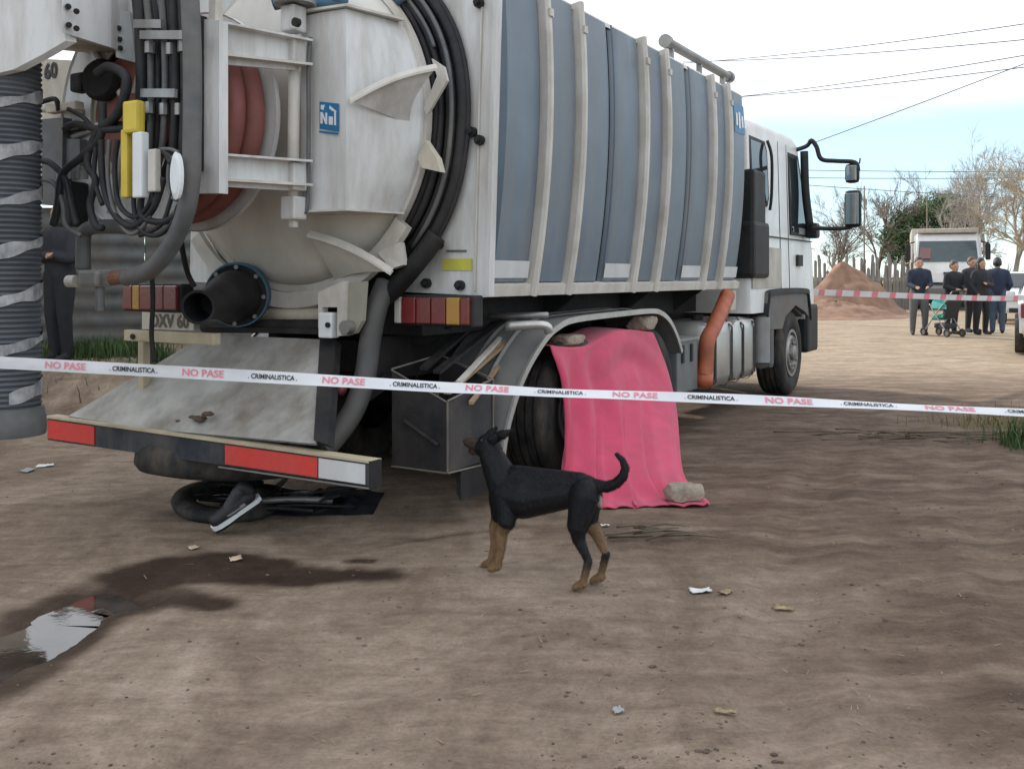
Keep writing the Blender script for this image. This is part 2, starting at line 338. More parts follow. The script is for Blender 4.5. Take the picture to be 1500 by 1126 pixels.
rr = N(t, 'ShaderNodeMapRange'); L(se.outputs[0], rr.inputs[0]); rr.inputs[3].default_value = .95; rr.inputs[4].default_value = .72; L(rr.outputs[0], b.inputs['Roughness'])
b.inputs['Specular IOR Level'].default_value = .15
bp1 = N(t, 'ShaderNodeBump'); bp1.inputs['Strength'].default_value = .5; bp1.inputs['Distance'].default_value = .03; L(nB.outputs[0], bp1.inputs['Height'])
bp2 = N(t, 'ShaderNodeBump'); bp2.inputs['Strength'].default_value = .45; bp2.inputs['Distance'].default_value = .008; L(nC.outputs[0], bp2.inputs['Height']); L(bp1.outputs[0], bp2.inputs['Normal']); L(bp2.outputs[0], b.inputs['Normal'])
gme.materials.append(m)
# puddle water
water = mat('puddle_water', (.055, .042, .034), .03, bump=.02, bscale=26, var=.4, vscale=7, spec=.8)
mb = MB(); cpt = []
rowsw = []
for i in range(26):
    k = i/25*(len(pud)-1); j = min(int(k), len(pud)-2); p = pud[j].lerp(pud[j+1], k-j); d = (pud[min(j+1, len(pud)-1)]-pud[j]); nrm = Vector((-d.y, d.x, 0)).normalized()
    rowsw.append([Vector((p.x, p.y, -.024))+nrm*w for w in (-.36, -.2, 0, .2, .36)])
mb.grid(rowsw); tag(mb.build('puddle', water, smooth=True), kind='structure')

# ================================================================== the vacuum tanker
T = tag(empty('vacuum_truck', (OX, OY, 0), -TA), 'white vacuum tanker truck with blue-grey ribbed tank sides and round rear door', 'truck')
LA = R(1.7)
def lean(v):                                   # the body sits a little over on its right springs
    v = Vector(v); x, z = v.x, v.z-.9; return Vector((x*math.cos(LA)+z*math.sin(LA), v.y, .9+z*math.cos(LA)-x*math.sin(LA)))
def P(name, m, mb, parent=T, smooth=False, angle=None): return mb.build(name, m, parent, smooth, angle)
def sidex(z): return 1.228-.085*((z-2.5)/1.1)**2
ZB, ZT = 1.45, 3.36
ribs = [-.02, .475, 1.59, 2.065, 3.225, 3.70]; seams = [1.02, 2.64]; edges = [-.70]+sorted(ribs+seams)+[4.33]
zz = [ZB+(ZT-ZB)*i/18 for i in range(19)]
for i in range(len(edges)-1):
    y0, y1 = edges[i]+.008, edges[i+1]-.008; mb = MB(); rows = []
    for z in zz:
        x = sidex(z); row = []
        for k in range(9):
            u = k/8; e = min(u, 1-u); row.append(lean((x-.03*(1-sst(e/.14)), y0+(y1-y0)*u, z)))
        rows.append(row)
    mb.grid(rows)
    back = [[lean((sidex(z)-.06, y, z)) for y in (y0, y1)] for z in zz]; mb.grid(back)
    P('side_panel', panelm, mb, smooth=True)
mb = MB(); mb.grid([[lean((sidex(z)+d_, y, z)) for y, d_ in ((-.715, -.02), (-.52, .016))] for z in zz]); mb.grid([[lean((sidex(z)-.05, y, z)) for y in (-.715, -.52)] for z in zz]); P('corner_strip', mat('panel_corner_shade', (.065, .095, .13), .45, var=.12), mb)  # darker colour paints in the shade of the turned corner face
for y in ribs:
    mb = MB(); w = .030; pr = [(-w, -.05), (-w, .035), (-w*.55, .055), (w*.55, .055), (w, .035), (w, -.05)]; rows = []
    for z in [1.37]+zz+[3.385]:
        n = Vector((1, 0, .27*(z-2.5)/1.1)).normalized(); rows.append([lean(Vector((sidex(z), y+a, z))+n*d) for a, d in pr])
    mb.grid(rows); o = P('rib', ribm, mb, smooth=True)
    o.data.set_sharp_from_angle(angle=R(30))
    mb = MB(); p = lean((sidex(3.2)+.062, y, 3.2)); mb.box(p, (.012, .05, .05)); P('rib_clip', ribm, mb, o)
for y in seams:
    mb = MB()
    mb.grid([[lean((sidex(z)+.012, y-.016, z)), lean((sidex(z)+.018, y, z)), lean((sidex(z)+.012, y+.016, z))] for z in zz]); mb.grid([[lean((sidex(z)-.04, y-.016, z)), lean((sidex(z)-.04, y+.016, z))] for z in zz])
    P('panel_seam', panelb, mb)
# lower sill, roof, far side
mb = MB(); prof = [(1.05, 1.36), (1.165, 1.36), (1.175, 1.43), (1.13, 1.448), (1.05, 1.448)]
mb.prism([lean((x, -.72, z)) for x, z in prof], lean((0, 4.36, 0))-lean((0, -.72, 0))); P('sill', ribm, mb)
for k in (0, 3, 6, 8):
    y0, y1 = edges[k]+.05, edges[k+1]-.05; mb = MB(); mb.grid([[lean((sidex(z)+.004, y, z)) for y in (y0, y1)] for z in (1.475, 1.53, 1.585)]); P('pale_strip', whm, mb)
mb = MB(); rows = []
for i in range(23):
    a = math.pi*i/22; x = 1.17*math.cos(a); z = 3.34+.22*math.sin(a); rows.append([lean((x, -.72, z)), lean((x, 4.33, z))])
mb.grid(rows); mb.box(lean((0, 1.8, 2.35)), (2.0, 5.0, 1.9)); mb.grid([[lean((-sidex(z), y, z)) for y in (-.72, 4.33)] for z in zz]); P('tank_shell', ribm, mb)
# roof hose carrier pipe (grey) on two stands
mb = MB(); q0, q1 = lean((.98, 2.62, 3.60)), lean((.98, 4.40, 3.60)); mb.tube([q0, q1], .045, 14, 0); P('roof_pipe', galv, mb, angle=40)
for qq in (q0, q1): mb = MB(); mb.tube([qq-Vector((0, .03, 0)), qq+Vector((0, .03, 0))], .062, 14, 0); P('pipe_collar', steel, mb, angle=40)
for y in (2.75, 3.5, 4.2): mb = MB(); mb.box(lean((.98, y, 3.5)), (.05, .04, .2)); P('pipe_stand', steel, mb)
# front emblem sticker on the last panel
mb = MB(); mb.grid([[lean((sidex(z)+.004, y, z)) for y in (3.93, 4.26)] for z in (2.95, 3.05, 3.15, 3.25)]); o = P('emblem', logob, mb)
mb = MB()
for a, bz, h in ((3.97, 3.02, .13), (4.06, 3.0, .17), (4.15, 3.02, .12)): mb.grid([[lean((sidex(z)+.008, y, z)) for y in (a, a+.06)] for z in (bz, bz+h)])
P('emblem_mark', logow, mb, o)
# rear bulkhead
mb = MB(); mb.prism([lean(p) for p in ((-1.27, -.75, 1.375), (1.275, -.75, 1.375), (1.285, -.75, 3.40), (-1.27, -.75, 3.40))], (0, .035, 0)); bulk = P('rear_bulkhead', white, mb)
mb = MB(); mb.prism([lean(p) for p in ((1.195, -.753, 1.40), (1.203, -.753, 1.40), (1.203, -.753, 3.4), (1.195, -.753, 3.4))], (0, -.012, 0)); P('seam_strip', ribm, mb, bulk)
mb = MB(); mb.prism([lean(p) for p in ((1.268, -.758, 1.375), (1.295, -.758, 1.375), (1.303, -.758, 3.4), (1.276, -.758, 3.4))], (0, .06, 0)); P('edge_trim', white, mb, bulk)
for px, py in ((700, 4), (701, 205), (690, 193), (629, 352), (641, 358), (623, 415), (672, 418)):
    mb = MB(); p = AY(px, py, -.78); mb.lathe([(0, .0), (0, .03), (.03, .03), (.03, .016), (.055, .016), (.055, 0)], p+Vector((0, .025, 0)), (0, -1, 0), 12); P('hinge_bolt', dark, mb, bulk)
q = [AY(648, 379, -.757), AY(691, 379, -.757), AY(691, 396, -.757), AY(648, 396, -.757)]
mb = MB(); mb.prism(q, (0, .004, 0)); P('yellow_sticker', mat('sticker_yellow', (.55, .52, .07), .5, dirt=DIRT, dirt_amt=.3), mb, bulk)
q = [AY(654, 366, -.757), AY(683, 366, -.757), AY(683, 369, -.757), AY(654, 369, -.757)]; mb = MB(); mb.prism(q, (0, .003, 0)); P('small_print', hoseg, mb, bulk)
# ring of hoses round the door
DC = Vector((-.045, 0, 2.40))
def ringpts(rad, y, a0, a1, n=40, wob=0):
    return [Vector((DC.x+rad*math.sin(a)+wob*math.sin(a*7), y+wob*math.cos(a*5), DC.z+rad*math.cos(a))) for a in [a0+(a1-a0)*i/n for i in range(n+1)]]
mb = MB(); mb.lathe([(0, .95), (0, 1.17), (-.03, 1.18), (-.05, 1.17), (-.05, .95)], DC+Vector((0, -.75, 0)), (0, 1, 0), 72); mb.map(lambda v: v); ring = P('door_ring', dark, mb, smooth=False)
for rad, y, r, mm, a0, a1 in ((1.205, -.80, .034, hosem, -.5, 2.45), (1.14, -.815, .036, hosem, -.4, 2.5), (1.085, -.85, .024, hosem, -.2, 2.3), (1.055, -.84, .02, hoseg, .1, 2.2), (1.17, -.86, .014, hoseg, .0, 2.3), (1.11, -.87, .013, hoseg, .25, 1.2), (1.235, -.785, .018, hosem, .1, 2.4)):
    mb = MB(); mb.tube(ringpts(rad, y, a0, a1, 44, .008), r, 9, 0); P('hose', mm, mb, ring, smooth=True)
mb = MB(); mb.tube(ringpts(1.09, -.90, .25, .88, 16), .042, 10, 0); P('blue_pipe', bluem, mb, ring, smooth=True)
# domed door
DR = 1.02; RIMY = -.90
mb = MB(); prof = []
for i in range(15):
    a = R(3+ (87-3)*i/14); prof.append((RIMY-.05-.28*math.cos(a), DR*math.sin(a)/math.sin(R(87))*.97))
prof += [(RIMY-.03, DR*.985), (RIMY-.03, DR+.02), (RIMY+.02, DR+.02), (-.78, DR*.97)]
mb.lathe([(p[0], p[1]) for p in prof], DC, (0, 1, 0), 80); mb.v.append((DC.x, RIMY-.05-.28, DC.z)); n = len(prof); ci = len(mb.v)-1
mb.f += [(k*n, ((k+1) % 80)*n, ci) for k in range(80)]
door = P('door_dome', domec, mb, smooth=True); door.data.set_sharp_from_angle(angle=R(35))
mb = MB(); mb.lathe([(RIMY-.045, DR-.01), (RIMY-.045, DR+.03), (RIMY+.005, DR+.03), (RIMY+.005, DR-.01)], DC, (0, 1, 0), 80, closed=True); P('door_rim', ribm, mb, door, angle=40)
mb = MB(); mb.tube(ringpts(DR+.045, RIMY+.02, 0, 2*math.pi, 80), .016, 8, 0); P('door_gasket', rubber, mb, door, smooth=True)
# lower lip flange of the dome
mb = MB(); mb.lathe([(RIMY-.10, DR+.03), (RIMY-.10, DR+.13), (RIMY-.06, DR+.14), (RIMY-.06, DR+.03)], DC, (0, 1, 0), 40, closed=True, a0=R(125), a1=R(232)); P('lower_lip', ribm, mb, door, angle=40)
# box beam across the door
z0, z1 = 1.83, 2.95
def P3(px, py, y): return AY(px, py, y)
f0t, f0b = Vector((.41, -1.36, z1)), Vector((.40, -1.36, z0)); f1t, f1b = Vector((.745, -1.35, z1-.01)), Vector((.74, -1.35, z0))
f2t, f2b = Vector((.93, -.99, z1-.02)), Vector((.93, -.99, z0))
mb = MB()
def rimx(z): return DC.x+math.sqrt(max(.05, (DR+.005)**2-(z-DC.z)**2))
zs_ = [z0+(z1-z0)*i/16 for i in range(17)]
mb.grid([[Vector((.41, -1.0, z)), Vector((.41, -1.36, z)), Vector((.58, -1.362, z)), Vector((.74, -1.35, z)), Vector((.74*.55+rimx(z)*.45, -1.18, z)), Vector((rimx(z), -.975, z)), Vector((rimx(z), -.90, z))] for z in zs_])
beam = P('door_beam', white, mb, smooth=True); beam.data.set_sharp_from_angle(angle=R(20))
mb = MB(); mb.prism([Vector((.36, -1.40, z1+.012)), Vector((.77, -1.385, z1+.002)), Vector((rimx(z1)+.05, -.98, z1)), Vector((.36, -.96, z1+.012))], (0, 0, .014)); P('beam_flange', ribm, mb, beam)
mb = MB(); mb.prism([Vector((.36, -1.40, z0-.014)), Vector((.77, -1.385, z0-.014)), Vector((rimx(z0)+.05, -.97, z0-.014)), Vector((.36, -.96, z0-.014))], (0, 0, .012)); P('beam_flange', ribm, mb, beam)
# logo
c = [AY(468, 149, -1.364), AY(496, 152, -1.364), AY(496, 193, -1.364), AY(468, 189, -1.364)]
mb = MB(); mb.prism(c, (0, .003, 0)); lg = P('logo', logob, mb, beam)
o0 = c[0]; ux = (c[1]-c[0]); uz = (c[3]-c[0])
def lp(u, v): p = o0+ux*u+uz*v; p.y = -1.3665; return p
mb = MB()
for poly in ([(.06, .38), (.06, .8), (.18, .8), (.18, .55), (.32, .8), (.42, .8), (.42, .38), (.32, .38), (.32, .62), (.18, .38)], [(.5, .5), (.5, .8), (.72, .8), (.72, .5)], [(.78, .3), (.78, .8), (.88, .8), (.88, .3)], [(.55, .1), (.93, .3), (.7, .3), (.52, .22)], [(.08, .12), (.3, .1), (.22, .3), (.08, .28)]):
    mb.prism([lp(*q_) for q_ in poly], (0, .001, 0))
P('logo_mark', logow, mb, lg)
mb = MB(); mb.prism([lp(.0, 1.06), lp(1, 1.06), lp(1, 1.13), lp(0, 1.13)], (0, .001, 0)); P('logo_line', logob, mb, lg)
# clamp brackets on the door's right rim
def clampb(tip, base_lo, base_hi, nm='clamp_bracket'):
    mb = MB(); mb.prism([base_hi, tip, tip+Vector((.0, .02, -.05)), base_lo], (0, .012, 0)); return P(nm, white, mb, door)
def fin(A, T_, Rr, wd, m1, m2):
    nrm_ = (T_-A).cross(Rr-A).normalized(); rows_ = []
    for i in range(9):
        u = i/8; e = A.lerp(T_, u)+Vector((0, 0, .03*math.sin(u*math.pi))); bse = A.lerp(Rr, u); rows_.append([e.lerp(bse, v)-(T_-A).normalized()*(.05*math.sin(v*math.pi)*u) for v in [k/6 for k in range(7)]])
    mb = MB(); mb.grid(rows_); mb.grid([[p_+nrm_*.012 for p_ in r_] for r_ in rows_]); o_ = P('clamp_fin', m1, mb, door, smooth=True)
    mb = MB(); mb.grid([[r_[0]-nrm_*wd+Vector((0, 0, .006)), r_[0]+nrm_*wd+Vector((0, 0, .006))] for r_ in rows_]); mb.grid([[r_[0]-nrm_*wd-Vector((0, 0, .008)), r_[0]+nrm_*wd-Vector((0, 0, .008))] for r_ in rows_]); mb.grid([[r_[0]-nrm_*wd+Vector((0, 0, .006)), r_[0]-nrm_*wd-Vector((0, 0, .008))] for r_ in rows_]); P('fin_flange', m2, mb, o_)
fin(AY(512, 147, -1.38), AY(640, 98, -1.10), AY(600, 182, -1.02), .022, white, ribm)
fin(AY(452, 342, -1.24), AY(574, 398, -1.06), AY(492, 412, -.98), .020, domec, ribm)
mb = MB(); mb.prism([AY(632, 86, -1.0), AY(650, 98, -1.0), AY(655, 118, -1.0), AY(626, 168, -1.0), AY(620, 160, -1.0), AY(640, 112, -1.0)], (0, .02, 0)); P('clamp_bracket', ribm, mb, door)
mb = MB(); mb.prism([AY(622, 205, -1.02), AY(640, 232, -1.02), AY(645, 252, -1.02), AY(618, 246, -1.02), AY(612, 232, -1.02)], (0, .05, 0)); P('clamp_bracket', cream, mb, door)
mb = MB(); mb.prism([AY(553, 370, -1.02), AY(585, 355, -1.0), AY(590, 388, -1.0), AY(572, 394, -1.02)], (0, .05, 0)); P('clamp_bracket', ribm, mb, door)
# hinge pipe on the beam's left edge with top cap
HX = AY(430, 200, -1.45).x
mb = MB(); p_t, p_b = AY(432, 66, -1.45), AY(428, 325, -1.45); mb.tube([p_b, p_t], .033, 14, 0); pipe = P('hinge_pipe', ribm, mb, smooth=True)
for py0, py1, r in ((10, 48, .062), (55, 95, .075), (240, 280, .075), (288, 322, .062), (322, 334, .025)):
    mb = MB(); a, bq = AY(430, py0, -1.45), AY(430, py1, -1.45); mb.box((a+bq)/2, (r*1.7, r*1.7, (a-bq).length), bev=.012); P('hinge_block', white, mb, pipe)
mb = MB(); a = AY(432, 8, -1.45); mb.lathe([(0, 0), (0, .12), (.035, .12), (.045, .09), (.045, 0)], a, (0, 0, 1), 24); P('pipe_cap', steel, mb, pipe, angle=40)
mb = MB(); mb.tube([AY(400, 3, -1.40), AY(440, -4, -1.32), AY(478, 3, -1.25), AY(500, -8, -1.2)], .05, 10, 5); P('blue_fitting', bluem, mb, pipe, smooth=True)
mb = MB(); mb.box(AY(490, -6, -1.22), (.14, .1, .09), bev=.015); P('blue_fitting', bluem, mb, pipe)
mb = MB(); a = AY(437, 34, -1.53); mb.lathe([(0, 0), (0, .025), (.03, .025), (.03, 0)], a, (0, -1, 0), 12); P('grease_bolt', dark, mb, pipe)
mb = MB(); mb.tube([AY(455, 55, -1.40), AY(452, 100, -1.41), AY(452, 200, -1.41), AY(450, 300, -1.40), AY(440, 312, -1.43)], .012, 8, 5); P('grease_line', hoseg, mb, pipe, smooth=True)
# hose reel: axis along the truck
RC = Vector((-.31, 0, 2.38)); RR = .66
def flange(y, r0=.40, r1=RR, nm='reel_flange', mm=white):
    mb = MB(); mb.lathe([(y-.006, r0), (y-.006, r1-.01), (y-.016, r1), (y+.016, r1), (y+.006, r1-.01), (y+.006, r0)], RC, (0, 1, 0), 64, closed=True); return mb.build(nm, mm, reel, angle=40)
reel = MB().lathe([(-1.96, .06), (-1.96, .30), (-1.94, .30), (-1.94, .34), (-1.46, .34), (-1.46, .30), (-1.42, .06)], RC, (0, 1, 0), 40, closed=True).build('hose_reel', redhose, T, angle=40)
flange(-1.93); flange(-1.48)
for k in range(3):
    mb = MB(); y = -1.86+k*.145; mb.lathe([(y+.070*math.cos(a), .55+.070*math.sin(a)) for a in [2*math.pi*i/12 for i in range(12)]], RC, (0, 1, 0), 64, closed=True); mb.build('hose_wrap', redhose, reel, smooth=True)
for k in range(6):
    a = math.pi/3*k+.2; mb = MB(); mb.tube([RC+Vector((.1*math.cos(a), -1.955, .1*math.sin(a))), RC+Vector((.6*math.cos(a), -1.955, .6*math.sin(a)))], .02, 8, 0); mb.build('spoke', white, reel, smooth=True)
# reel frame
mb = MB(); pt = AY(305, 8, -2.0); pb = AY(300, 288, -2.0)
mb.prism([AY(287, 28, -2.0), AY(321, 30, -2.0), AY(321, 283, -2.0), AY(284, 283, -2.0)], (0, .06, 0)); fr = P('reel_frame', white, mb)
for (ya, yb, yc, yd) in ((34, 92, 62, 104), (228, 272, 238, 280)):
    a, bq, c2, d2 = AY(300, ya, -1.98), AY(440, yc, -1.44), AY(440, yd, -1.44), AY(300, yb, -1.98)
    mb = MB(); mb.prism([a, bq, c2, d2], (-.02, -.0, 0)); P('frame_arm', white, mb, fr)
    w = Vector((.075, .02, 0)); mb = MB(); mb.prism([a, bq, bq+w, a+w], (0, 0, .012)); P('frame_arm', white, mb, fr)
    mb = MB(); m1, m2 = d2.lerp(a, .25), c2.lerp(bq, .25); mb.prism([m1, m2, m2+w, m1+w], (0, 0, -.014)); P('frame_arm', ribm, mb, fr)
mb = MB(); mb.box(AY(316, 12, -1.97), (.05, .05, .22)); P('frame_stub', ribm, mb, fr)
# bundle of hydraulic hoses
bun = None
for k, (px, r, mm) in enumerate(((205, .030, hosem), (219, .020, hoseg), (230, .018, hosem), (240, .018, hoseg), (250, .02, hosem), (262, .016, stripem), (270, .026, hosem), (283, .030, hosem), (212, .026, hosem), (256, .024, hosem), (277, .022, hosem))):
    yo = -2.06+.03*(k % 3); mb = MB(); top = AY(px-6+random.uniform(-5, 5), -40, yo)
    mb.tube([top, AY(px, 45, yo), AY(px+2, 130, yo), AY(px+random.uniform(-3, 3), 215, yo), AY(px-4+random.uniform(-12, 10), 262, yo+.03)], r, 9, 6)
    o = mb.build('hydraulic_hose', mm, T, smooth=True)
for px0, px1, py in ((209, 292, 46), (210, 260, 131), (200, 240, 30)):
    mb = MB(); a, bq = AY(px0, py, -2.10), AY(px1, py, -2.10); mb.prism([a, bq, bq-Vector((0, 0, .045)), a-Vector((0, 0, .045))], (0, -.02, 0)); P('hose_clamp', steel, mb)
mb = MB(); mb.prism([AY(276, 25, -2.03), AY(292, 22, -2.03), AY(292, 250, -2.03), AY(276, 250, -2.03)], (0, .05, 0)); P('hose_backing', dark, mb)
# ---- boom head, upper left of the truck's rear
bd = 4.95
mb = MB(); mb.prism([BD(-70, 10, bd), BD(-20, -90, bd), BD(75, -90, bd), BD(96, 60, bd), BD(62, 80, bd), BD(20, 102, bd), BD(-40, 116, bd)], Vector((.02, .05, 0))); boom = P('boom_head', white, mb)
mb = MB(); q0 = [BD(64, -70, bd-.02), BD(90, -70, bd-.05), BD(163, -30, bd+.22), BD(163, 70, bd+.22), BD(90, 47, bd-.05), BD(64, 49, bd-.02)]
mb.prism([BD(90, -70, bd-.06), BD(163, -40, bd+.2), BD(163, 70, bd+.2), BD(90, 47, bd-.06)], Vector((-.07, .16, 0))); P('boom_box', white, mb, boom)
for px, py in ((100, 10), (101, 37), (112, 17), (112, 42)):
    mb = MB(); mb.lathe([(0, 0), (0, .016), (.02, .016), (.02, 0)], BD(px, py, bd-.03), toL(W(px, py, 1))-toL(W(px, py, 2)), 8); P('bolt', dark, mb, boom)
mb = MB(); mb.prism([BD(164, 12, bd+.26), BD(190, 18, bd+.33), BD(199, 92, bd+.33), BD(170, 84, bd+.26)], Vector((-.02, .05, 0))); bp_ = P('boom_plate', mat('pale_grey_paint', (.47, .50, .52), .5, dirt=DIRT, dirt_amt=.3), mb, boom)
for px, py in ((176, 42), (178, 71), (177, 58)):
    mb = MB(); mb.lathe([(0, 0), (0, .014), (.014, .014), (.014, 0)], BD(px, py, bd+.27), (0, -1, 0), 8); P('bolt', dark, mb, boom)
mb = MB(); mb.prism([BD(78, 52, bd+.08), BD(165, 66, bd+.25), BD(188, 84, bd+.6), BD(92, 74, bd+.6)], Vector((0, 0, .03))); P('boom_underside', cream, mb, boom)
mb = MB(); a = BD(25, -40, bd+.15); far = lean((-.35, .4, 4.1)); mb.tube([a, a.lerp(far, .45)+Vector((0, 0, .45)), far], .13, 12, 5); P('boom_arm', white, mb, boom, smooth=True)
mb = MB(); mb.tube([lean((-.35, .4, 3.45)), lean((-.35, .4, 4.15))], .2, 18, 0); P('boom_turret', white, mb, boom, angle=40)
# corrugated suction hose with a white spiral
hc = BD(13, 400, bd+.18); zt = W(0, -120, bd).z; zb = W(0, 640, bd+.1).z; hr = .158
prof = []; n = int((zt-zb)/.0145)
for i in range(n+1): prof.append((zb+.10+(zt-zb-.10)*i/n, hr+(.006 if i % 2 else -.005)))
mb = MB().lathe(prof, Vector((hc.x, hc.y, 0)), (0, 0, 1), 36); hz = P('suction_hose', corrm, mb, boom, smooth=False)
mb = MB(); mb.lathe([(zb, .15), (zb, .182), (zb+.02, .186), (zb+.10, .184), (zb+.11, .178), (zb+.15, .172), (zb+.155, .155)], Vector((hc.x, hc.y, 0)), (0, 0, 1), 36); P('hose_cuff', hoseg, mb, hz, angle=40)
vdir = (toL(Vector((0, 0, 0)))-hc); a_view = math.atan2(vdir.y, vdir.x)
mb = MB(); rows = []; pitch = .262; turns = (zt-zb-.25)/pitch; ns = int(turns*40)
for i in range(ns+1):
    a = 2*math.pi*i/40+a_view; z = zb+.21+pitch*i/40; wv = .030+.010*math.sin(i*.23)+.006*math.sin(i*.9)
    rows.append([Vector((hc.x+(hr+.0085)*math.cos(a), hc.y+(hr+.0085)*math.sin(a), z+dz)) for dz in (-wv, -wv*.33, wv*.33, wv)])
mb.grid(rows); P('spiral_stripe', stripem, mb, hz, smooth=True)
# ---- plumbing and controls left of the reel
mb = MB(); mb.prism([AY(55, 86, -1.92), AY(170, 92, -1.92), AY(170, 300, -1.92), AY(58, 300, -1.92)], (0, .25, 0)); cabn = P('control_cabinet', cream, mb)
vs_, fs_ = text_geo('60', .13, .004); mb = MB(); pc = AY(74, 105, -1.925); mb.add([pc+Vector((v.x, -.001-v.z*.5, v.y)) for v in vs_], fs_); P('number', inkm, mb, cabn)
def tb(name, pts, r, mm, parent=T, y=None, seg=10, k=7):
    mb = MB(); mb.tube(pts, r, seg, k); return mb.build(name, mm, parent, smooth=True)
tb('pipe', [AY(60, 158, -2.0), AY(105, 160, -2.0), AY(118, 165, -2.0)], .03, ribm)
mb = MB(); mb.box(AY(95, 158, -2.02), (.28, .06, .05), bev=.01); P('pipe_bracket', cream, mb)
tb('black_pipe', [AY(60, 150, -2.05), AY(78, 145, -2.05), AY(84, 150, -2.05), AY(86, 162, -2.05)], .015, rubber)
mb = MB(); mb.lathe([(-.03, 0), (-.03, .115), (.02, .12), (.05, .10), (.05, 0)], AY(150, 118, -2.0), (.3, -1, 0), 28); P('pressure_gauge', rubber, mb, angle=40)
mb = MB(); mb.box(AY(120, 122, -2.02), (.11, .09, .11), bev=.02); P('valve', dark, mb)
mb = MB(); mb.box(AY(110, 186, -2.0), (.14, .06, .05)); P('cable_tray', dark, mb)
mb = MB(); mb.prism([AY(60, 175, -2.02), AY(92, 172, -2.02), AY(90, 300, -2.02), AY(62, 300, -2.02)], (0, .06, 0)); P('post', hoseg, mb)
for pts, r, mm in (
    ([(150, 150), (147, 200), (120, 230), (92, 255), (85, 300), (78, 330)], .022, hosem),
    ([(190, 188), (150, 190), (110, 182), (95, 190)], .02, hosem),
    ([(148, 205), (150, 260), (160, 300), (178, 325), (200, 330), (225, 305), (240, 260)], .018, hosem),
    ([(160, 205), (158, 260), (168, 310), (190, 342), (215, 325), (232, 280)], .012, hoseg),
    ([(172, 205), (168, 250), (175, 300), (200, 318), (222, 290), (226, 230), (240, 222), (250, 240)], .014, hosem),
    ([(210, 260), (212, 235), (232, 220), (258, 222), (272, 250), (268, 285), (256, 292), (247, 275), (248, 240), (262, 222)], .010, hoseg),
    ([(225, 300), (222, 250), (232, 226), (250, 230), (256, 262), (248, 300), (235, 330), (205, 345)], .012, hosem),
    ([(215, 250), (206, 300), (212, 320), (240, 325), (262, 312)], .018, hosem),
    ([(150, 185), (165, 175), (178, 155), (185, 115), (160, 98), (142, 108)], .026, hosem),
    ([(150, 186), (136, 205), (128, 240), (140, 265), (132, 300), (140, 330), (150, 334)], .02, hosem),
    ([(60, 235), (75, 240), (95, 262), (104, 300), (112, 330)], .018, hosem), ([(60, 262), (80, 270), (92, 300), (96, 330), (118, 345)], .014, hoseg), ([(100, 160), (125, 175), (140, 205), (138, 260), (150, 300)], .013, hosem), ([(200, 262), (196, 300), (205, 335), (228, 345), (250, 330), (262, 300)], .013, hosem)):
    tb('cable', [AY(a_, b_, -2.16) for a_, b_ in pts], r, mm)
for px_, py_, r_ in ((219, 150, .026), (240, 152, .025), (262, 152, .024), (219, 62, .027), (250, 64, .027), (205, 160, .037), (270, 60, .033), (283, 235, .037)):
    mb = MB(); a = AY(px_, py_, -2.075); mb.tube([a, a-Vector((0, 0, .06))], r_, 8, 0); P('hose_ferrule', steel, mb)
mb = MB(); mb.box(AY(105, 300, -2.0), (.16, .12, .26), bev=.02); sbx = P('solenoid_box', plastic, mb)
for k in range(4): mb = MB(); a = AY(88+k*12, 262, -2.07); mb.tube([a, a+Vector((0, 0, .07))], .02, 8, 0); P('solenoid', steel, mb, sbx)
mb = MB(); mb.prism([AY(96, 205, -1.95), AY(128, 205, -1.95), AY(128, 250, -1.95), AY(96, 250, -1.95)], (0, -.05, 0)); P('junction_box', hoseg, mb)
for k in range(5): mb = MB(); a = AY(150+k*9, 186, -2.12); mb.box(a, (.035, .03, .06), bev=.006); P('connector', rubber, mb)
# yellow handset and white holder
mb = MB(); mb.box(AY(196, 172, -2.20), (.115, .06, .17), bev=.018); ys_ = P('yellow_handset', yellow, mb)
mb = MB(); mb.box(AY(187, 240, -2.18), (.055, .05, .36), bev=.01); P('handset_arm', yellow, mb, ys_)
mb = MB(); mb.box(AY(206, 242, -2.20), (.075, .05, .34), bev=.01); P('handset_holder', logow, mb, ys_)
mb = MB(); mb.box(AY(226, 250, -2.19), (.06, .04, .22), bev=.01); P('handset_holder', ribm, mb, ys_)
mb = MB(); mb.lathe([(0, 0), (0, .038), (.02, .04), (.03, .03), (.03, 0)], AY(262, 258, -2.22), (0, -1, 0), 20); mb.map(lambda v: Vector((v.x, v.y, AY(262, 258, -2.22).z+(v.z-AY(262, 258, -2.22).z)*3.0))); P('cable_hook', logow, mb)
# grey elbow, valve and thick hose
tb('elbow_pipe', [AY(205, 333, -2.02), AY(150, 332, -2.02), AY(128, 336, -2.02), AY(122, 350, -2.02), AY(122, 395, -2.02)], .042, hoseg)
mb = MB(); mb.box(AY(140, 408, -2.04), (.17, .11, .10), bev=.02); vv = P('brass_valve', steel, mb)
mb = MB(); mb.lathe([(0, 0), (0, .035), (.06, .035), (.06, 0)], AY(112, 412, -2.06), (-1, -.2, 0), 14); P('valve_cap', ribm, mb, vv)
mb = MB(); mb.tube([AY(146, 415, -2.05), AY(147, 455, -2.05)], .025, 10, 0); P('valve_outlet', hoseg, mb, vv)
mb = MB(); mb.tube([AY(165, 408, -2.05), AY(185, 405, -2.05)], .04, 12, 0); P('valve_union', mat('rusty_brown', (.16, .07, .045), .7, var=.3), mb, vv)
tb('thick_hose', [AY(276, -40, -2.13), AY(281, 60, -2.14), AY(282, 150, -2.14), AY(281, 215, -2.14), AY(280, 262, -2.14), AY(272, 310, -2.14), (AY(250, 360, -2.12)), AY(220, 395, -2.1), AY(185, 407, -2.06)], .047, hoseg, seg=14)
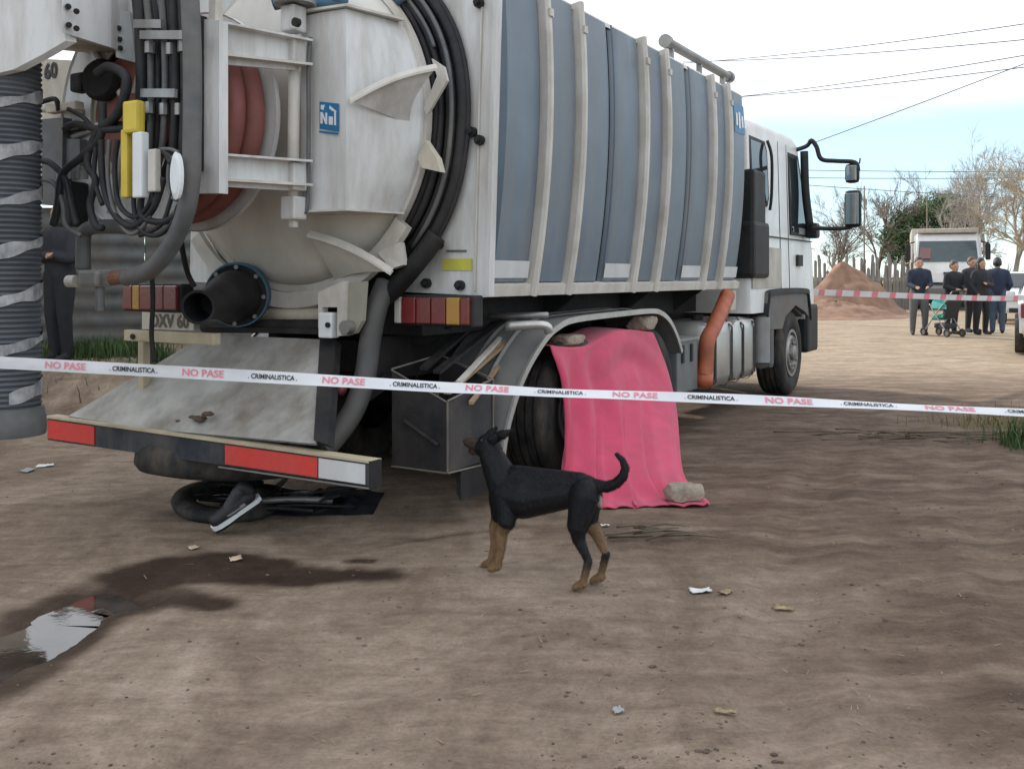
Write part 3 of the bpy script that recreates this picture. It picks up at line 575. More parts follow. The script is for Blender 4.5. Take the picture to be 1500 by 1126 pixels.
tb('thin_hose', [AY(262, 330, -1.9), AY(268, 370, -1.7), AY(275, 400, -1.5), AY(285, 420, -1.45)], .016, rubber)
tb('air_line', [AY(222, 395, -1.75), AY(224, 440, -1.75), AY(222, 490, -1.75), AY(226, 530, -1.75)], .014, rubber)
# rear light bars
def lights(px0, px1, py0, py1, y, segs, nm='tail_light'):
    a, bq = AY(px0, py0, y), AY(px1, py1, y); w = bq.x-a.x; z1_, z0_ = AY((px0+px1)/2, py0, y).z, AY((px0+px1)/2, py1, y).z
    mb = MB(); mb.box(((a.x+bq.x)/2, y+.05, (z0_+z1_)/2), (w+.02, .10, z1_-z0_+.015), bev=.012); h = P(nm, plastic, mb); x = a.x+.01
    for frac, mm in segs:
        ww = (w-.02)*frac; mb = MB(); mb.box((x+ww/2, y-.008, (z0_+z1_)/2), (ww-.006, .03, z1_-z0_-.012), bev=.008); P('lens', mm, mb, h); x += ww
lights(578, 692, 434, 476, -.86, ((.10, ribm), (.2, lampred), (.2, lampred), (.2, lampred), (.18, lampamb), (.12, lampred)))
lights(182, 264, 417, 455, -1.42, ((.18, lampred), (.14, lampamb), (.22, lampred), (.22, lampred), (.24, lampred)))
# licence plate and cream crossbar
mb = MB(); mb.prism([AY(208, 457, -1.5), AY(283, 460, -1.5), AY(283, 484, -1.5), AY(208, 482, -1.5)], (0, .008, 0)); lp_ = P('licence_plate', cream, mb)
vs_, fs_ = text_geo('OXV 60', .115, .003); pc = AY(247, 471, -1.504); mb = MB(); mb.add([pc+Vector((v.x*.92, -.001-v.z*.5, v.y)) for v in vs_], fs_); P('plate_number', mat('plate_ink', (.10, .09, .08), .6), mb, lp_)
mb = MB(); a, bq = AY(187, 485, -1.5), AY(318, 488, -1.5); mb.box((a+bq)/2-Vector((0, 0, .03)), ((bq-a).length, .06, .07), bev=.008); cb = P('crossbar', beamm, mb)
mb = MB(); a = AY(211, 500, -1.5); mb.box((a.x, -1.5, (a.z+.5)/2), (.05, .05, a.z-.5)); P('crossbar_post', beamm, mb, cb)
mb = MB(); mb.lathe([(0, 0), (0, .018), (.01, .018), (.01, 0)], AY(195, 493, -1.535), (0, -1, 0), 10); P('bolt', dark, mb, cb)
# drain outlet: flange, elbow and mouth
c0 = Vector((-.36, -1.12, 1.335)); c1_ = AY(290, 450, -1.76); ax = (c1_-c0).normalized(); Ln = (c1_-c0).length
mb = MB().lathe([(0, .10), (0, .195), (.05, .195), (.05, .165), (.12, .16), (.22, .15), (.32, .12), (Ln-.14, .088), (Ln-.03, .088), (Ln, .098), (Ln, .082), (Ln-.25, .07), (Ln-.25, 0)], c0, ax, 36); dr = P('drain_outlet', rubber, mb, angle=35)
mb = MB().lathe([(-.03, .12), (-.03, .205), (.02, .21), (.045, .205), (.045, .12)], c0, ax, 36); P('outlet_ring', bluem, mb, dr, angle=35)
for k in range(8):
    a = k*math.pi/4; u = ax.orthogonal().normalized(); w = ax.cross(u); p = c0+ax*.05+(u*math.cos(a)+w*math.sin(a))*.18; mb = MB().lathe([(0, 0), (0, .014), (.018, .014), (.018, 0)], p, ax, 8); P('bolt', steel, mb, dr)
# tail plate (sloped chute), with a folded left wing
BY = -1.78
pa, pb_, pc_, pd_ = AY(302, 490, -1.12), AY(472, 497, -1.12), AY(463, 650, BY+.03), AY(215, 628, BY+.03)
pe = AY(100, 609, BY+.03)
nrm = (pb_-pa).cross(pd_-pa).normalized(); nrm = nrm if nrm.z > 0 else -nrm
rows = [[pa.lerp(pb_, u).lerp(pd_.lerp(pc_, u), v)-nrm*(.03*math.sin(u*math.pi)*math.sin(v*math.pi)) for u in [i/10 for i in range(11)]] for v in [i/10 for i in range(11)]]
mb = MB().grid(rows); mb.grid([[p-nrm*.012 for p in r_] for r_ in rows]); tp = P('tail_plate', platem, mb, smooth=True)
mb = MB(); mb.prism([pa, pe, pd_], -nrm*.012); P('plate_wing', platem, mb, tp)
mb = MB(); mb.prism([pb_+nrm*.03, pb_+Vector((.09, .02, 0)), pc_+Vector((.06, .02, 0)), pc_+nrm*.03], (0, .05, -.03)); P('plate_edge', dark, mb, tp)
mb = MB(); a = AY(300, 485, -1.12); bq = AY(476, 490, -1.12); mb.prism([a, bq, bq+Vector((0, 0, .03)), a+Vector((0, 0, .03))], (0, .3, .02)); P('plate_hinge', dark, mb, tp)
for i, (px, py, r) in enumerate(((292, 615, .035), (282, 612, .02), (250, 622, .025), (305, 608, .03), (262, 618, .014))):
    pq = pa.lerp(pb_, 0); mb = MB(); bm = bmesh.new(); bmesh.ops.create_icosphere(bm, subdivisions=2, radius=r)
    c2 = AY(px, py-2, BY+.10)
    for v in bm.verts: v.co += v.co.normalized()*r*.5*noise.noise(v.co*40+Vector((i, 0, 0))); v.co.z *= .5; v.co.x *= 1.3
    mb.bm(bm, lambda p: c2+p); P('mud_clod', mat('mud', (.085, .055, .038), .8, var=.4, vscale=20, bump=.4), mb, tp, smooth=True)
# bumper
mb = MB(); mb.prism([(-1.36, BY, .412), (1.27, BY, .418), (1.27, BY, .532), (-1.36, BY, .552)], (0, .07, 0)); bum = P('bumper', navy, mb)
mb = MB(); mb.prism([(-1.365, BY-.012, .553), (1.28, BY-.012, .533), (1.28, BY-.012, .545), (-1.365, BY-.012, .567)], (0, .085, 0)); P('bumper_rail', beamm, mb, bum)
mb = MB(); mb.prism([(1.272, BY-.016, .405), (1.296, BY-.016, .405), (1.296, BY-.016, .545), (1.272, BY-.016, .545)], (0, .07, 0)); P('bumper_end', dark, mb, bum)
mb = MB(); mb.prism([(.2, BY-.006, .400), (1.272, BY-.006, .404), (1.272, BY-.006, .412), (.2, BY-.006, .408)], (0, .06, 0)); P('bumper_edge', steel, mb, bum)
def refl(px0, px1, mm, nm):
    x0, x1 = AY(px0, 650, BY).x, AY(px1, 690, BY).x; zt_ = lambda x: .535+.018*(1.27-x)/2.6
    mb = MB(); mb.prism([(x0, BY-.001, .425), (x1, BY-.001, .425), (x1, BY-.001, zt_(x1)-.012), (x0, BY-.001, zt_(x0)-.012)], (0, -.006, 0)); P(nm, mm, mb, bum)
refl(72, 139, redm, 'red_reflector'); refl(331, 466, redm, 'red_reflector'); refl(468, 536, whm, 'white_reflector')
# right of the plate: dump cylinder brackets, lever and the big drop hose
mb = MB(); a, bq = AY(468, 425, -1.2), AY(500, 492, -1.2); mb.prism([AY(466, 428, -1.2), AY(502, 412, -1.2), AY(500, 492, -1.2), AY(494, 492, -1.2), AY(494, 450, -1.2), AY(472, 450, -1.2), AY(472, 485, -1.2), AY(466, 480, -1.2)], (0, .05, 0)); br = P('cylinder_bracket', ribm, mb)
mb = MB(); mb.box(AY(482, 476, -1.18), (.10, .08, .15), bev=.01); P('cylinder_eye', logow, mb, br)
mb = MB(); mb.lathe([(0, 0), (0, .016), (.012, .016), (.012, 0)], AY(481, 476, -1.225), (0, -1, 0), 12); P('pin', rubber, mb, br)
mb = MB(); mb.prism([AY(504, 415, -1.15), AY(534, 412, -1.15), AY(530, 470, -1.15), AY(520, 488, -1.15), AY(508, 492, -1.15), AY(502, 478, -1.15), AY(506, 445, -1.15)], (0, .035, 0)); P('door_lever', mat('lever_drab', (.30, .29, .24), .6, dirt=DIRT, dirt_amt=.5), mb, br)
mb = MB(); mb.lathe([(-.02, 0), (-.02, .04), (.06, .04), (.06, 0)], AY(514, 479, -1.15), (0, -1, 0), 16); P('lever_pin', steel, mb, br)
mb = MB(); mb.tube([AY(380, 460, -.95), AY(470, 462, -.95)], .05, 12, 0); P('cross_tube', cream, mb, smooth=True)
mb = MB(); mb.tube([AY(300, 478, -1.0), AY(480, 478, -1.0)], .045, 12, 0); P('cross_tube', dark, mb, smooth=True)
tb('drop_hose', [AY(566, 415, -.92), AY(552, 450, -1.0), AY(542, 500, -1.05), AY(535, 550, -1.1), AY(518, 600, -1.2), AY(490, 640, -1.35), AY(470, 660, -1.45)], .065, mat('hose_dark_grey', (.055, .055, .055), .6, var=.2, dirt=DIRT, dirt_amt=.4), seg=16)
tb('ring_tail_hose', [AY(640, 345, -.85), AY(610, 385, -.9), AY(575, 425, -.92), AY(548, 445, -.95)], .06, rubber, seg=12)
tb('red_joint', [AY(493, 568, -1.25), AY(503, 572, -1.25)], .03, mat('rusty_red', (.16, .035, .03), .6))
# chassis
for s in (-1, 1):
    mb = MB(); mb.box((s*.43, 3.2, .93), (.09, 7.9, .28), bev=.01); P('chassis_rail', dark, mb)
for y in (-.6, -.2, 1.1, 2.4, 3.6, 4.6, 6.9): mb = MB(); mb.box((0, y, .93), (.9, .1, .2)); P('cross_member', dark, mb)
mb = MB(); mb.box((0, 1.8, 1.22), (1.5, 4.9, .28)); P('subframe', dark, mb)
for y in (-.4, .9, 2.3, 3.6): mb = MB(); mb.prism([(-1.1, y, 1.36), (1.1, y, 1.36), (.6, y, 1.0), (-.6, y, 1.0)], (0, .05, 0)); P('outrigger', dark, mb)
mb = MB(); mb.tube([(0, .4, .56), (0, 6.2, .7)], .07, 12, 0); P('drive_shaft', dark, mb, smooth=True)
for y in (.55, 1.86, 6.3): mb = MB(); mb.tube([(-1.0, y, .51), (-.3, y, .51), (0, y, .53), (.3, y, .51), (1.0, y, .51)], .08, 12, 4, radii=[.07, .09, .2, .09, .07]); P('axle', dark, mb, smooth=True)
mb = MB(); mb.tube([(.62, 2.5, .95), (.62, 3.3, .95)], .13, 16, 0); P('air_tank', dark, mb, smooth=True)
for s in (-1, 1): mb = MB(); mb.prism([(s*.5, BY+.13, .44), (s*.5, BY+.13, .52), (s*.45, -.7, .84), (s*.45, -.7, .74)], (.06, 0, 0)); P('bumper_bracket', dark, mb)
# wheels
def wheel_parts(cx_, cy_, sgn, dual=True):
    rim = MB().lathe([(-.10, .0), (-.10, .10), (.02, .13), (.03, .20), (-.03, .24), (-.01, .285), (.02, .29), (.02, .255), (-.13, .25)], (cx_, cy_, .515), (sgn, 0, 0), 32).build('wheel', steel, T, angle=30)
    for off in ((0, -.33) if dual else (0,)):
        prof = [(.0-.01, .285), (.02, .32), (.03, .42), (.015, .475), (-.005, .502)]
        for a in range(4): y0 = -.02-.062*a; prof += [(y0, .512), (y0-.04, .515), (y0-.043, .498), (y0-.058, .498)]
        prof += [(-.27, .512), (-.29, .50), (-.315, .42), (-.30, .32), (-.27, .285)]
        MB().lathe([(p+off, r) for p, r in prof], (cx_, cy_, .515), (sgn, 0, 0), 48).build('tyre', tyrem, rim, angle=35)
    MB().lathe([(-.10, 0), (-.02, .10), (.05, .09), (.07, .05), (.07, 0)], (cx_, cy_, .515), (sgn, 0, 0), 20).build('hub', steel, rim, angle=35)
    for k in range(10):
        a = k*math.pi/5; MB().lathe([(0, 0), (0, .016), (.035, .014), (.035, 0)], (cx_+sgn*.015, cy_+.165*math.cos(a), .515+.165*math.sin(a)), (sgn, 0, 0), 6).build('wheel_nut', steel, rim)
for s in (1, -1):
    for y in (.55, 1.86): wheel_parts(s*1.215, y, s)
    wheel_parts(s*1.21, 6.32, s, False)
# rear mudguards
fpath = [(-.56, .28), (-.52, .46), (-.42, .66), (-.26, .86), (-.02, 1.04), (.18, 1.12), (.42, 1.155), (1.1, 1.168), (1.75, 1.172), (1.98, 1.145), (2.17, 1.07), (2.33, .94), (2.45, .79)]
fp = crom([Vector((0, a_, b_)) for a_, b_ in fpath], 4)
for s in (1, -1):
    mb = MB(); x0, x1 = .66*s, 1.265*s
    mb.grid([[Vector((x, p.y, p.z)) for x in (x0, (x0+x1)/2, x1)] for p in fp]); mb.grid([[Vector((x, p.y*1.0, p.z-.012)) for x in (x0, x1)] for p in fp]); fd = P('mudguard', galv, mb, smooth=True)
    mb = MB(); rows = []
    for i, p in enumerate(fp):
        tn = fp[min(i+1, len(fp)-1)]-fp[max(i-1, 0)]; tn.normalize(); nn = Vector((0, -tn.z, tn.y)); nn = nn if nn.z > -.2 else -nn
        rows.append([Vector((x1, 0, 0))+p+nn*.018, Vector((x1+.018*s, 0, 0))+p+nn*.018, Vector((x1+.018*s, 0, 0))+p-nn*.022, Vector((x1, 0, 0))+p-nn*.022])
    mb.grid(rows); P('mudguard_lip', alu, mb, fd)
    for f_ in (.35, .62):
        mb = MB(); mb.grid([[Vector((x1*f_+x0*(1-f_)-.02, p.y-.004, p.z+.008)), Vector((x1*f_+x0*(1-f_), p.y-.012, p.z+.018)), Vector((x1*f_+x0*(1-f_)+.02, p.y-.004, p.z+.008))] for p in fp]); P('mudguard_rib', galv, mb, fd)
    mb = MB(); mb.prism([(x0, -.565, .26), (x1-.02*s, -.565, .26), (x1-.02*s, -.30, .80), (x0, -.30, .80)], (0, -.015, 0)); P('mud_flap', galv, mb, fd)
    mb = MB(); mb.tube([(.4*s, .15, 1.16), (1.2*s, .15, 1.19)], .022, 10, 0); P('mudguard_stay', steel, mb, fd, smooth=True)
mb = MB(); a, bq = SX(742, 478, 1.2), SX(800, 474, 1.2); mb.tube([AY(740, 478, -.25), AY(795, 476, -.12), AY(804, 486, -.08)], .03, 10, 5); P('grab_bar', alu, mb, smooth=True)
# open tool tray
def tray():
    x0, x1, y0, y1, zb_, zt_ = .82, 1.21, -1.04, -.56, .345, .80; th = .008
    mb = MB(); mb.box(((x0+x1)/2, (y0+y1)/2, zb_), (x1-x0, y1-y0, th)); o = P('tool_tray', dark, mb)
    mb = MB(); mb.prism([(x0, y0, zb_), (x1, y0, zb_), (x1, y0, .74), (x0, y0, .90)], (0, th, 0)); P('tray_wall', dark, mb, o)
    mb = MB(); mb.prism([(x1, y0+.01, zb_), (x1, y1, zb_-.02), (x1, y1, .82), (x1, y0+.01, .74)], (-th, 0, 0)); P('tray_wall', mat('tray_side', (.03, .03, .032), .6, var=.3, spec=.3, dirt=(.13, .11, .095), dirt_amt=.7), mb, o)
    mb = MB(); mb.prism([(x0, y1, zb_), (x1-.01, y1, zb_), (x1-.01, y1, .82), (x0, y1, .95)], (0, -th, 0)); P('tray_wall', dark, mb, o)
    for a, bq in (((x0, y0-.004, .905), (x1, y0-.004, .745)), ((x1+.004, y0, .75), (x1+.004, y1, .83)), ((x0, y1, .96), (x1, y1, .83)), ((x0, y0, .91), (x0, y1, .96)), ((x0, y0-.006, zb_), (x1, y0-.006, zb_)), ((x1+.006, y0, zb_), (x1+.006, y1, zb_-.02)), ((x1+.004, y0, zb_), (x1+.004, y0, .745)), ((x1+.006, y1, zb_), (x1+.006, y1, .83))):
        mb = MB(); mb.tube([a, bq], .006, 6, 0); P('tray_rail', mat('tray_rail', (.16, .14, .12), .6, metal=.4, var=.4, dirt=DIRT, dirt_amt=.5), mb, o)
    mb = MB(); mb.tube([(x0+.1, y0-.015, .62), (x1-.05, y0-.015, .5)], .012, 8, 0); P('tray_rod', dark, mb, o)
    return o
tr = tray()
for (a, bq, w, mm) in ((AY(655, 575, -.95), SX(742, 500, .98), .045, wood), (AY(672, 560, -.9), SX(738, 490, .9), .03, ribm), (AY(690, 590, -.9), SX(735, 530, 1.02), .025, wood), (AY(640, 545, -.9), SX(735, 470, .8), .05, dark), (AY(620, 540, -.85), SX(690, 478, .7), .05, dark)):
    d = (bq-a); q = d.to_track_quat('Y', 'Z').to_matrix(); mb = MB(); mb.box((a+bq)/2, (w, d.length, .02), q); P('plank', mm, mb, tr)
mb = MB(); mb.tube([(.88, -.95, .40), (1.08, -.75, .58), (1.15, -.7, .72)], .04, 10, 4); P('tool', mat('rusty_tool', (.13, .075, .05), .75, var=.3), mb, tr, smooth=True)
mb = MB(); mb.prism([(1.18, -.9, .345), (1.21, -.9, .345), (1.21, -.9, .16), (1.18, -.9, .2)], (0, .3, 0)); P('tray_skirt', dark, mb, tr)
# side locker, orange sleeve, fuel tanks, air cylinder
mb = MB(); mb.box((1.0, 2.72, .64), (.46, .52, .46), bev=.015); lk = P('side_locker', mat('locker_grey', (.16, .175, .185), .5, metal=.3, dirt=DIRT, dirt_amt=.4), mb)
mb = MB(); mb.box((1.0, 2.72, .882), (.49, .55, .03), bev=.006); P('locker_lid', galv, mb, lk)
for y in (2.58, 2.80): mb = MB(); mb.box((1.236, y, .76), (.014, .05, .16)); P('locker_latch', plastic, mb, lk)
tb('orange_sleeve', [SX(1066, 432, 1.20), SX(1056, 455, 1.22), SX(1046, 478, 1.24), SX(1036, 500, 1.25), SX(1034, 530, 1.25), SX(1031, 552, 1.25)], .075, orange, seg=14)
mb = MB(); mb.tube([SX(1031, 548, 1.25), SX(1031, 566, 1.25)], .085, 14, 0); P('sleeve_collar', orange, mb, smooth=True)
tb('steel_pipe', [SX(1072, 432, 1.16), SX(1062, 462, 1.16)], .03, alu)
mb = MB(); mb.box(SX(1068, 440, 1.1), (.1, .2, .22), bev=.02); P('pump_housing', cream, mb)
def ftank(y0, y1, nm):
    mb = MB(); mb.box((.93, (y0+y1)/2, .685), (.62, y1-y0, .66), bev=.12); o = P(nm, alu, mb, smooth=True); o.data.set_sharp_from_angle(angle=R(60))
    return o
ft = ftank(3.24, 4.10, 'fuel_tank'); f2_ = ftank(4.12, 4.86, 'fuel_tank')
for o_, ysx in ((ft, (3.42, 3.92)), (f2_, (4.3, 4.7))):
    for y in ysx:
        mb = MB(); prof = [(.60, .345), (1.17, .345), (1.25, .43), (1.25, .94), (1.17, 1.025), (.60, 1.025)]
        mb.grid([[Vector((x, yy, z)) for yy in (y-.03, y+.03)] for x, z in prof]); P('tank_strap', rubber, mb, o_)
mb = MB(); mb.tube([(1.0, 3.6, 1.02), (1.0, 3.6, 1.07)], .06, 14, 0); P('fuel_cap', plastic, mb, ft)
mb = MB(); mb.tube([(1.22, 5.02, .50), (1.22, 5.02, 1.0)], .10, 14, 0); P('air_cylinder', galv, mb, angle=50)
mb = MB(); mb.lathe([(.0, .0), (.03, .07), (.06, .10)], (1.22, 5.02, .42), (0, 0, 1), 14); P('cylinder_end', galv, mb, angle=50)
# ---- cab
CY0, CY1, CXX = 4.62, 7.42, 1.24
prof = [(CY0, 1.05), (CY0, 3.05), (CY0+.12, 3.16), (6.5, 3.20), (6.75, 3.12), (7.12, 2.30), (7.36, 1.75), (7.42, 1.25), (7.42, .62), (6.98, .62), (6.93, .9), (6.75, 1.13), (6.32, 1.22), (5.88, 1.13), (5.72, 1.05)]
mb = MB(); secs = [(-1.0, .0), (-.97, .0)]
bm = bmesh.new()
L_ = [bm.verts.new((-CXX, y, z)) for y, z in prof]; R_ = [bm.verts.new((CXX, y, z)) for y, z in prof]
bm.faces.new(L_); bm.faces.new(R_[::-1])
for i in range(len(prof)): j = (i+1) % len(prof); bm.faces.new((L_[i], L_[j], R_[j], R_[i]))
for v in bm.verts:
    if v.co.z > 2.0: v.co.x *= 1-.045*(v.co.z-2.0)/1.2
bmesh.ops.recalc_face_normals(bm, faces=bm.faces); bmesh.ops.bevel(bm, geom=[e for e in bm.edges if abs(e.verts[0].co.x-e.verts[1].co.x) < .1 and max(e.verts[0].co.z, e.verts[1].co.z) > 1.3], offset=.07, segments=4, affect='EDGES', profile=.6)
mb.bm(bm); cab = P('cab', cabm, mb, smooth=True); cab.data.set_sharp_from_angle(angle=R(32))
def side(pts, out=.004, th=.02): # polygon on the cab's right flank given as (y, z)
    mb = MB(); q = []
    for y, z in pts: x = CXX*(1-.045*max(0, z-2.0)/1.2)+out; q.append(Vector((x, y, z)))
    return mb.prism(q, (-th, 0, 0))
P('side_window', glass, side([(4.72, 2.28), (5.22, 2.28), (5.30, 2.36), (5.30, 2.86), (5.24, 2.94), (4.72, 2.94)]), cab)
P('window_seal', plastic, side([(4.68, 2.24), (5.26, 2.24), (5.34, 2.34), (5.34, 2.88), (5.26, 2.98), (4.68, 2.98)], .001), cab)
P('door_window', glass, side([(6.28, 2.0), (6.98, 2.0), (6.96, 2.3), (6.68, 2.92), (6.28, 2.92)], .005), cab)
P('window_seal', plastic, side([(6.24, 1.96), (7.05, 1.96), (7.02, 2.32), (6.72, 2.97), (6.24, 2.97)], .002), cab)
for pts in ([(5.80, 1.3), (5.812, 1.3), (5.812, 3.05), (5.80, 3.05)], [(6.17, 1.3), (6.182, 1.3), (6.182, 3.05), (6.17, 3.05)], [(5.2, 1.90), (7.3, 1.90), (7.3, 1.912), (5.2, 1.912)]): P('door_gap', plastic, side(pts, .0025), cab)
P('door_handle', plastic, side([(6.5, 1.58), (6.72, 1.58), (6.72, 1.72), (6.5, 1.72)], .025, .03), cab)
P('badge', mat('badge_grey', (.25, .26, .28), .4), side([(6.6, 1.98), (6.95, 1.98), (6.95, 2.06), (6.6, 2.06)], .008), cab)
P('lower_trim', mat('lower_cab_beige', (.44, .41, .36), .5, dirt=DIRT, dirt_amt=.5), side([(4.65, 1.32), (5.78, 1.32), (5.78, 1.78), (4.65, 1.78)], .006), cab)
# dark intake stack behind the cab
mb = MB(); mb.box((1.13, 4.84, 2.25), (.28, .46, .72), bev=.04); ink = P('air_intake', plastic, mb)
mb = MB(); mb.box((1.13, 4.86, 1.74), (.32, .60, .62), bev=.05); P('intake_duct', plastic, mb, ink)
mb = MB(); mb.box((1.10, 4.95, 2.0), (.30, .30, .3), bev=.06); P('intake_neck', plastic, mb, ink)
mb = MB(); mb.tube([(1.22, 5.28, 2.99), (1.27, 5.28, 2.8), (1.27, 5.28, 2.4), (1.25, 5.28, 2.2)], .018, 8, 5); P('grab_handle', plastic, mb, ink, smooth=True)
# wheel arch and guards
arc = [(5.05, 1.02), (5.12, 1.2), (5.3, 1.30), (6.75, 1.30), (6.93, 1.2), (7.02, .95)]
mb = MB(); mb.grid([[Vector((x, p.y, p.z)) for x in (.7, 1.30)] for p in crom([Vector((0, a_, b_)) for a_, b_ in arc], 4)]); mb.grid([[Vector((x, p.y, p.z-.06)) for x in (.7, 1.30)] for p in crom([Vector((0, a_, b_)) for a_, b_ in arc], 4)])
mb.grid([[Vector((1.30, p.y, p.z-d)) for d in (0, .06)] for p in crom([Vector((0, a_, b_)) for a_, b_ in arc], 4)]); wa = P('wheel_arch', plastic, mb)
mb = MB(); mb.prism([(1.0, 5.08, 1.02), (1.0, 5.2, 1.24), (1.0, 6.9, 1.24), (1.0, 7.0, .9), (1.0, 6.85, .95), (1.0, 6.32, 1.1), (1.0, 5.75, .98), (1.0, 5.5, .8), (1.0, 5.2, .8)], (.21, 0, 0)); P('arch_liner', mat('liner_grey', (.12, .12, .122), .75, dirt=DIRT, dirt_amt=.5), mb, wa)
P('arch_side', MATS['liner_grey'], side([(5.02, .86), (5.12, 1.27), (6.86, 1.27), (6.97, .93), (6.80, 1.0), (6.32, 1.10), (5.86, .98), (5.72, .84)], .035, .1), wa)
mb = MB(); mb.box((1.16, 5.32, .72), (.22, .2, .62), bev=.05); P('rear_flap', mat('flap_grey', (.085, .086, .088), .7, dirt=DIRT, dirt_amt=.5), mb, wa)
mb = MB(); mb.box((0, 7.46, .72), (2.5, .18, .45), bev=.05); P('front_bumper', plastic, mb, cab)
mb = MB(); mb.box((1.2, 7.2, .78), (.16, .55, .62), bev=.05); P('step_panel', plastic, mb, cab)
mb = MB(); mb.prism([(-1.02, 6.80, 3.05), (1.02, 6.80, 3.05), (1.08, 7.10, 2.36), (1.1, 7.30, 1.93), (-1.1, 7.30, 1.93), (-1.08, 7.10, 2.36)], (0, .02, .01)); P('windscreen', glass, mb, cab)
mb = MB(); mb.box((0, 7.44, 1.3), (2.0, .05, .5), bev=.02); P('grille', plastic, mb, cab)
# mirrors on their loop arm, right and left
for s in (1, -1):
    mx_ = lambda v: Vector((v.x*s, v.y, v.z)); MY = 6.75
    pm = [Vector((1.05, 6.62, AY(1175, 225, MY).z)), AY(1180, 215, MY), AY(1188, 206, MY), AY(1196, 215, MY), AY(1203, 233, MY), AY(1225, 236, MY), AY(1252, 238, MY), AY(1257, 250, MY)]
    pm = [Vector((v.x, v.y, v.z)) for v in pm]
    mb = MB(); mb.tube([mx_(v) for v in pm], .028, 10, 5); arm = P('mirror_arm', plastic, mb, smooth=True)
    mb = MB(); mb.tube([mx_(v) for v in (AY(1188, 334, MY), AY(1215, 335, MY), AY(1240, 334, MY), AY(1252, 328, MY))], .026, 10, 5); P('mirror_arm', plastic, mb, arm, smooth=True)
    mb = MB(); mb.tube([mx_(v) for v in (AY(1178, 222, MY), AY(1180, 280, MY), AY(1186, 330, MY))], .05, 10, 5); P('pillar_bar', plastic, mb, arm, smooth=True)
    for (px, py, w, h, nm) in ((1248, 254, .17, .24, 'wide_mirror'), (1249, 306, .20, .46, 'main_mirror')):
        c2 = mx_(AY(px, py, MY)); mb = MB(); mb.box(c2+Vector((0, .02, 0)), (w, .13, h), bev=.055); o = P(nm, plastic, mb, arm, smooth=True)
    for (px, py, w, h) in ((1248, 254, .12, .18), (1249, 306, .15, .38)):
        c2 = mx_(AY(px, py, MY)); mb = MB(); mb.box(c2+Vector((0, -.047, 0)), (w, .008, h), bev=.003); P('mirror_glass', mirrorm, mb, arm)
    mb = MB(); mb.tube([mx_(AY(1259, 240, MY)), mx_(AY(1260, 232, MY))], .01, 6, 0); P('mirror_pin', plastic, mb, arm)
    mb = MB(); mb.box(mx_(AY(1190, 338, 7.0)), (.16, .2, .2), bev=.04); P('arm_foot', plastic, mb, arm)
# spare wheel slung under the tail
mb = MB(); sc_ = Vector((-.30, -1.33, .335)); mb.lathe([(-.085, .30), (-.10, .38), (-.085, .46), (-.05, .49), (.05, .49), (.085, .46), (.10, .38), (.085, .30)], sc_, (0, .12, 1), 44, closed=True); sw = P('spare_tyre', tyrem, mb, smooth=True)
mb = MB(); mb.lathe([(.03, 0), (.03, .12), (-.03, .2), (-.05, .3), (.05, .3)], sc_, (0, .12, 1), 30); P('spare_rim', steel, mb, sw, angle=35)
mb = MB(); mb.tube([sc_, sc_+Vector((0, .05, .5))], .02, 8, 0); P('spare_hanger', dark, mb, sw)

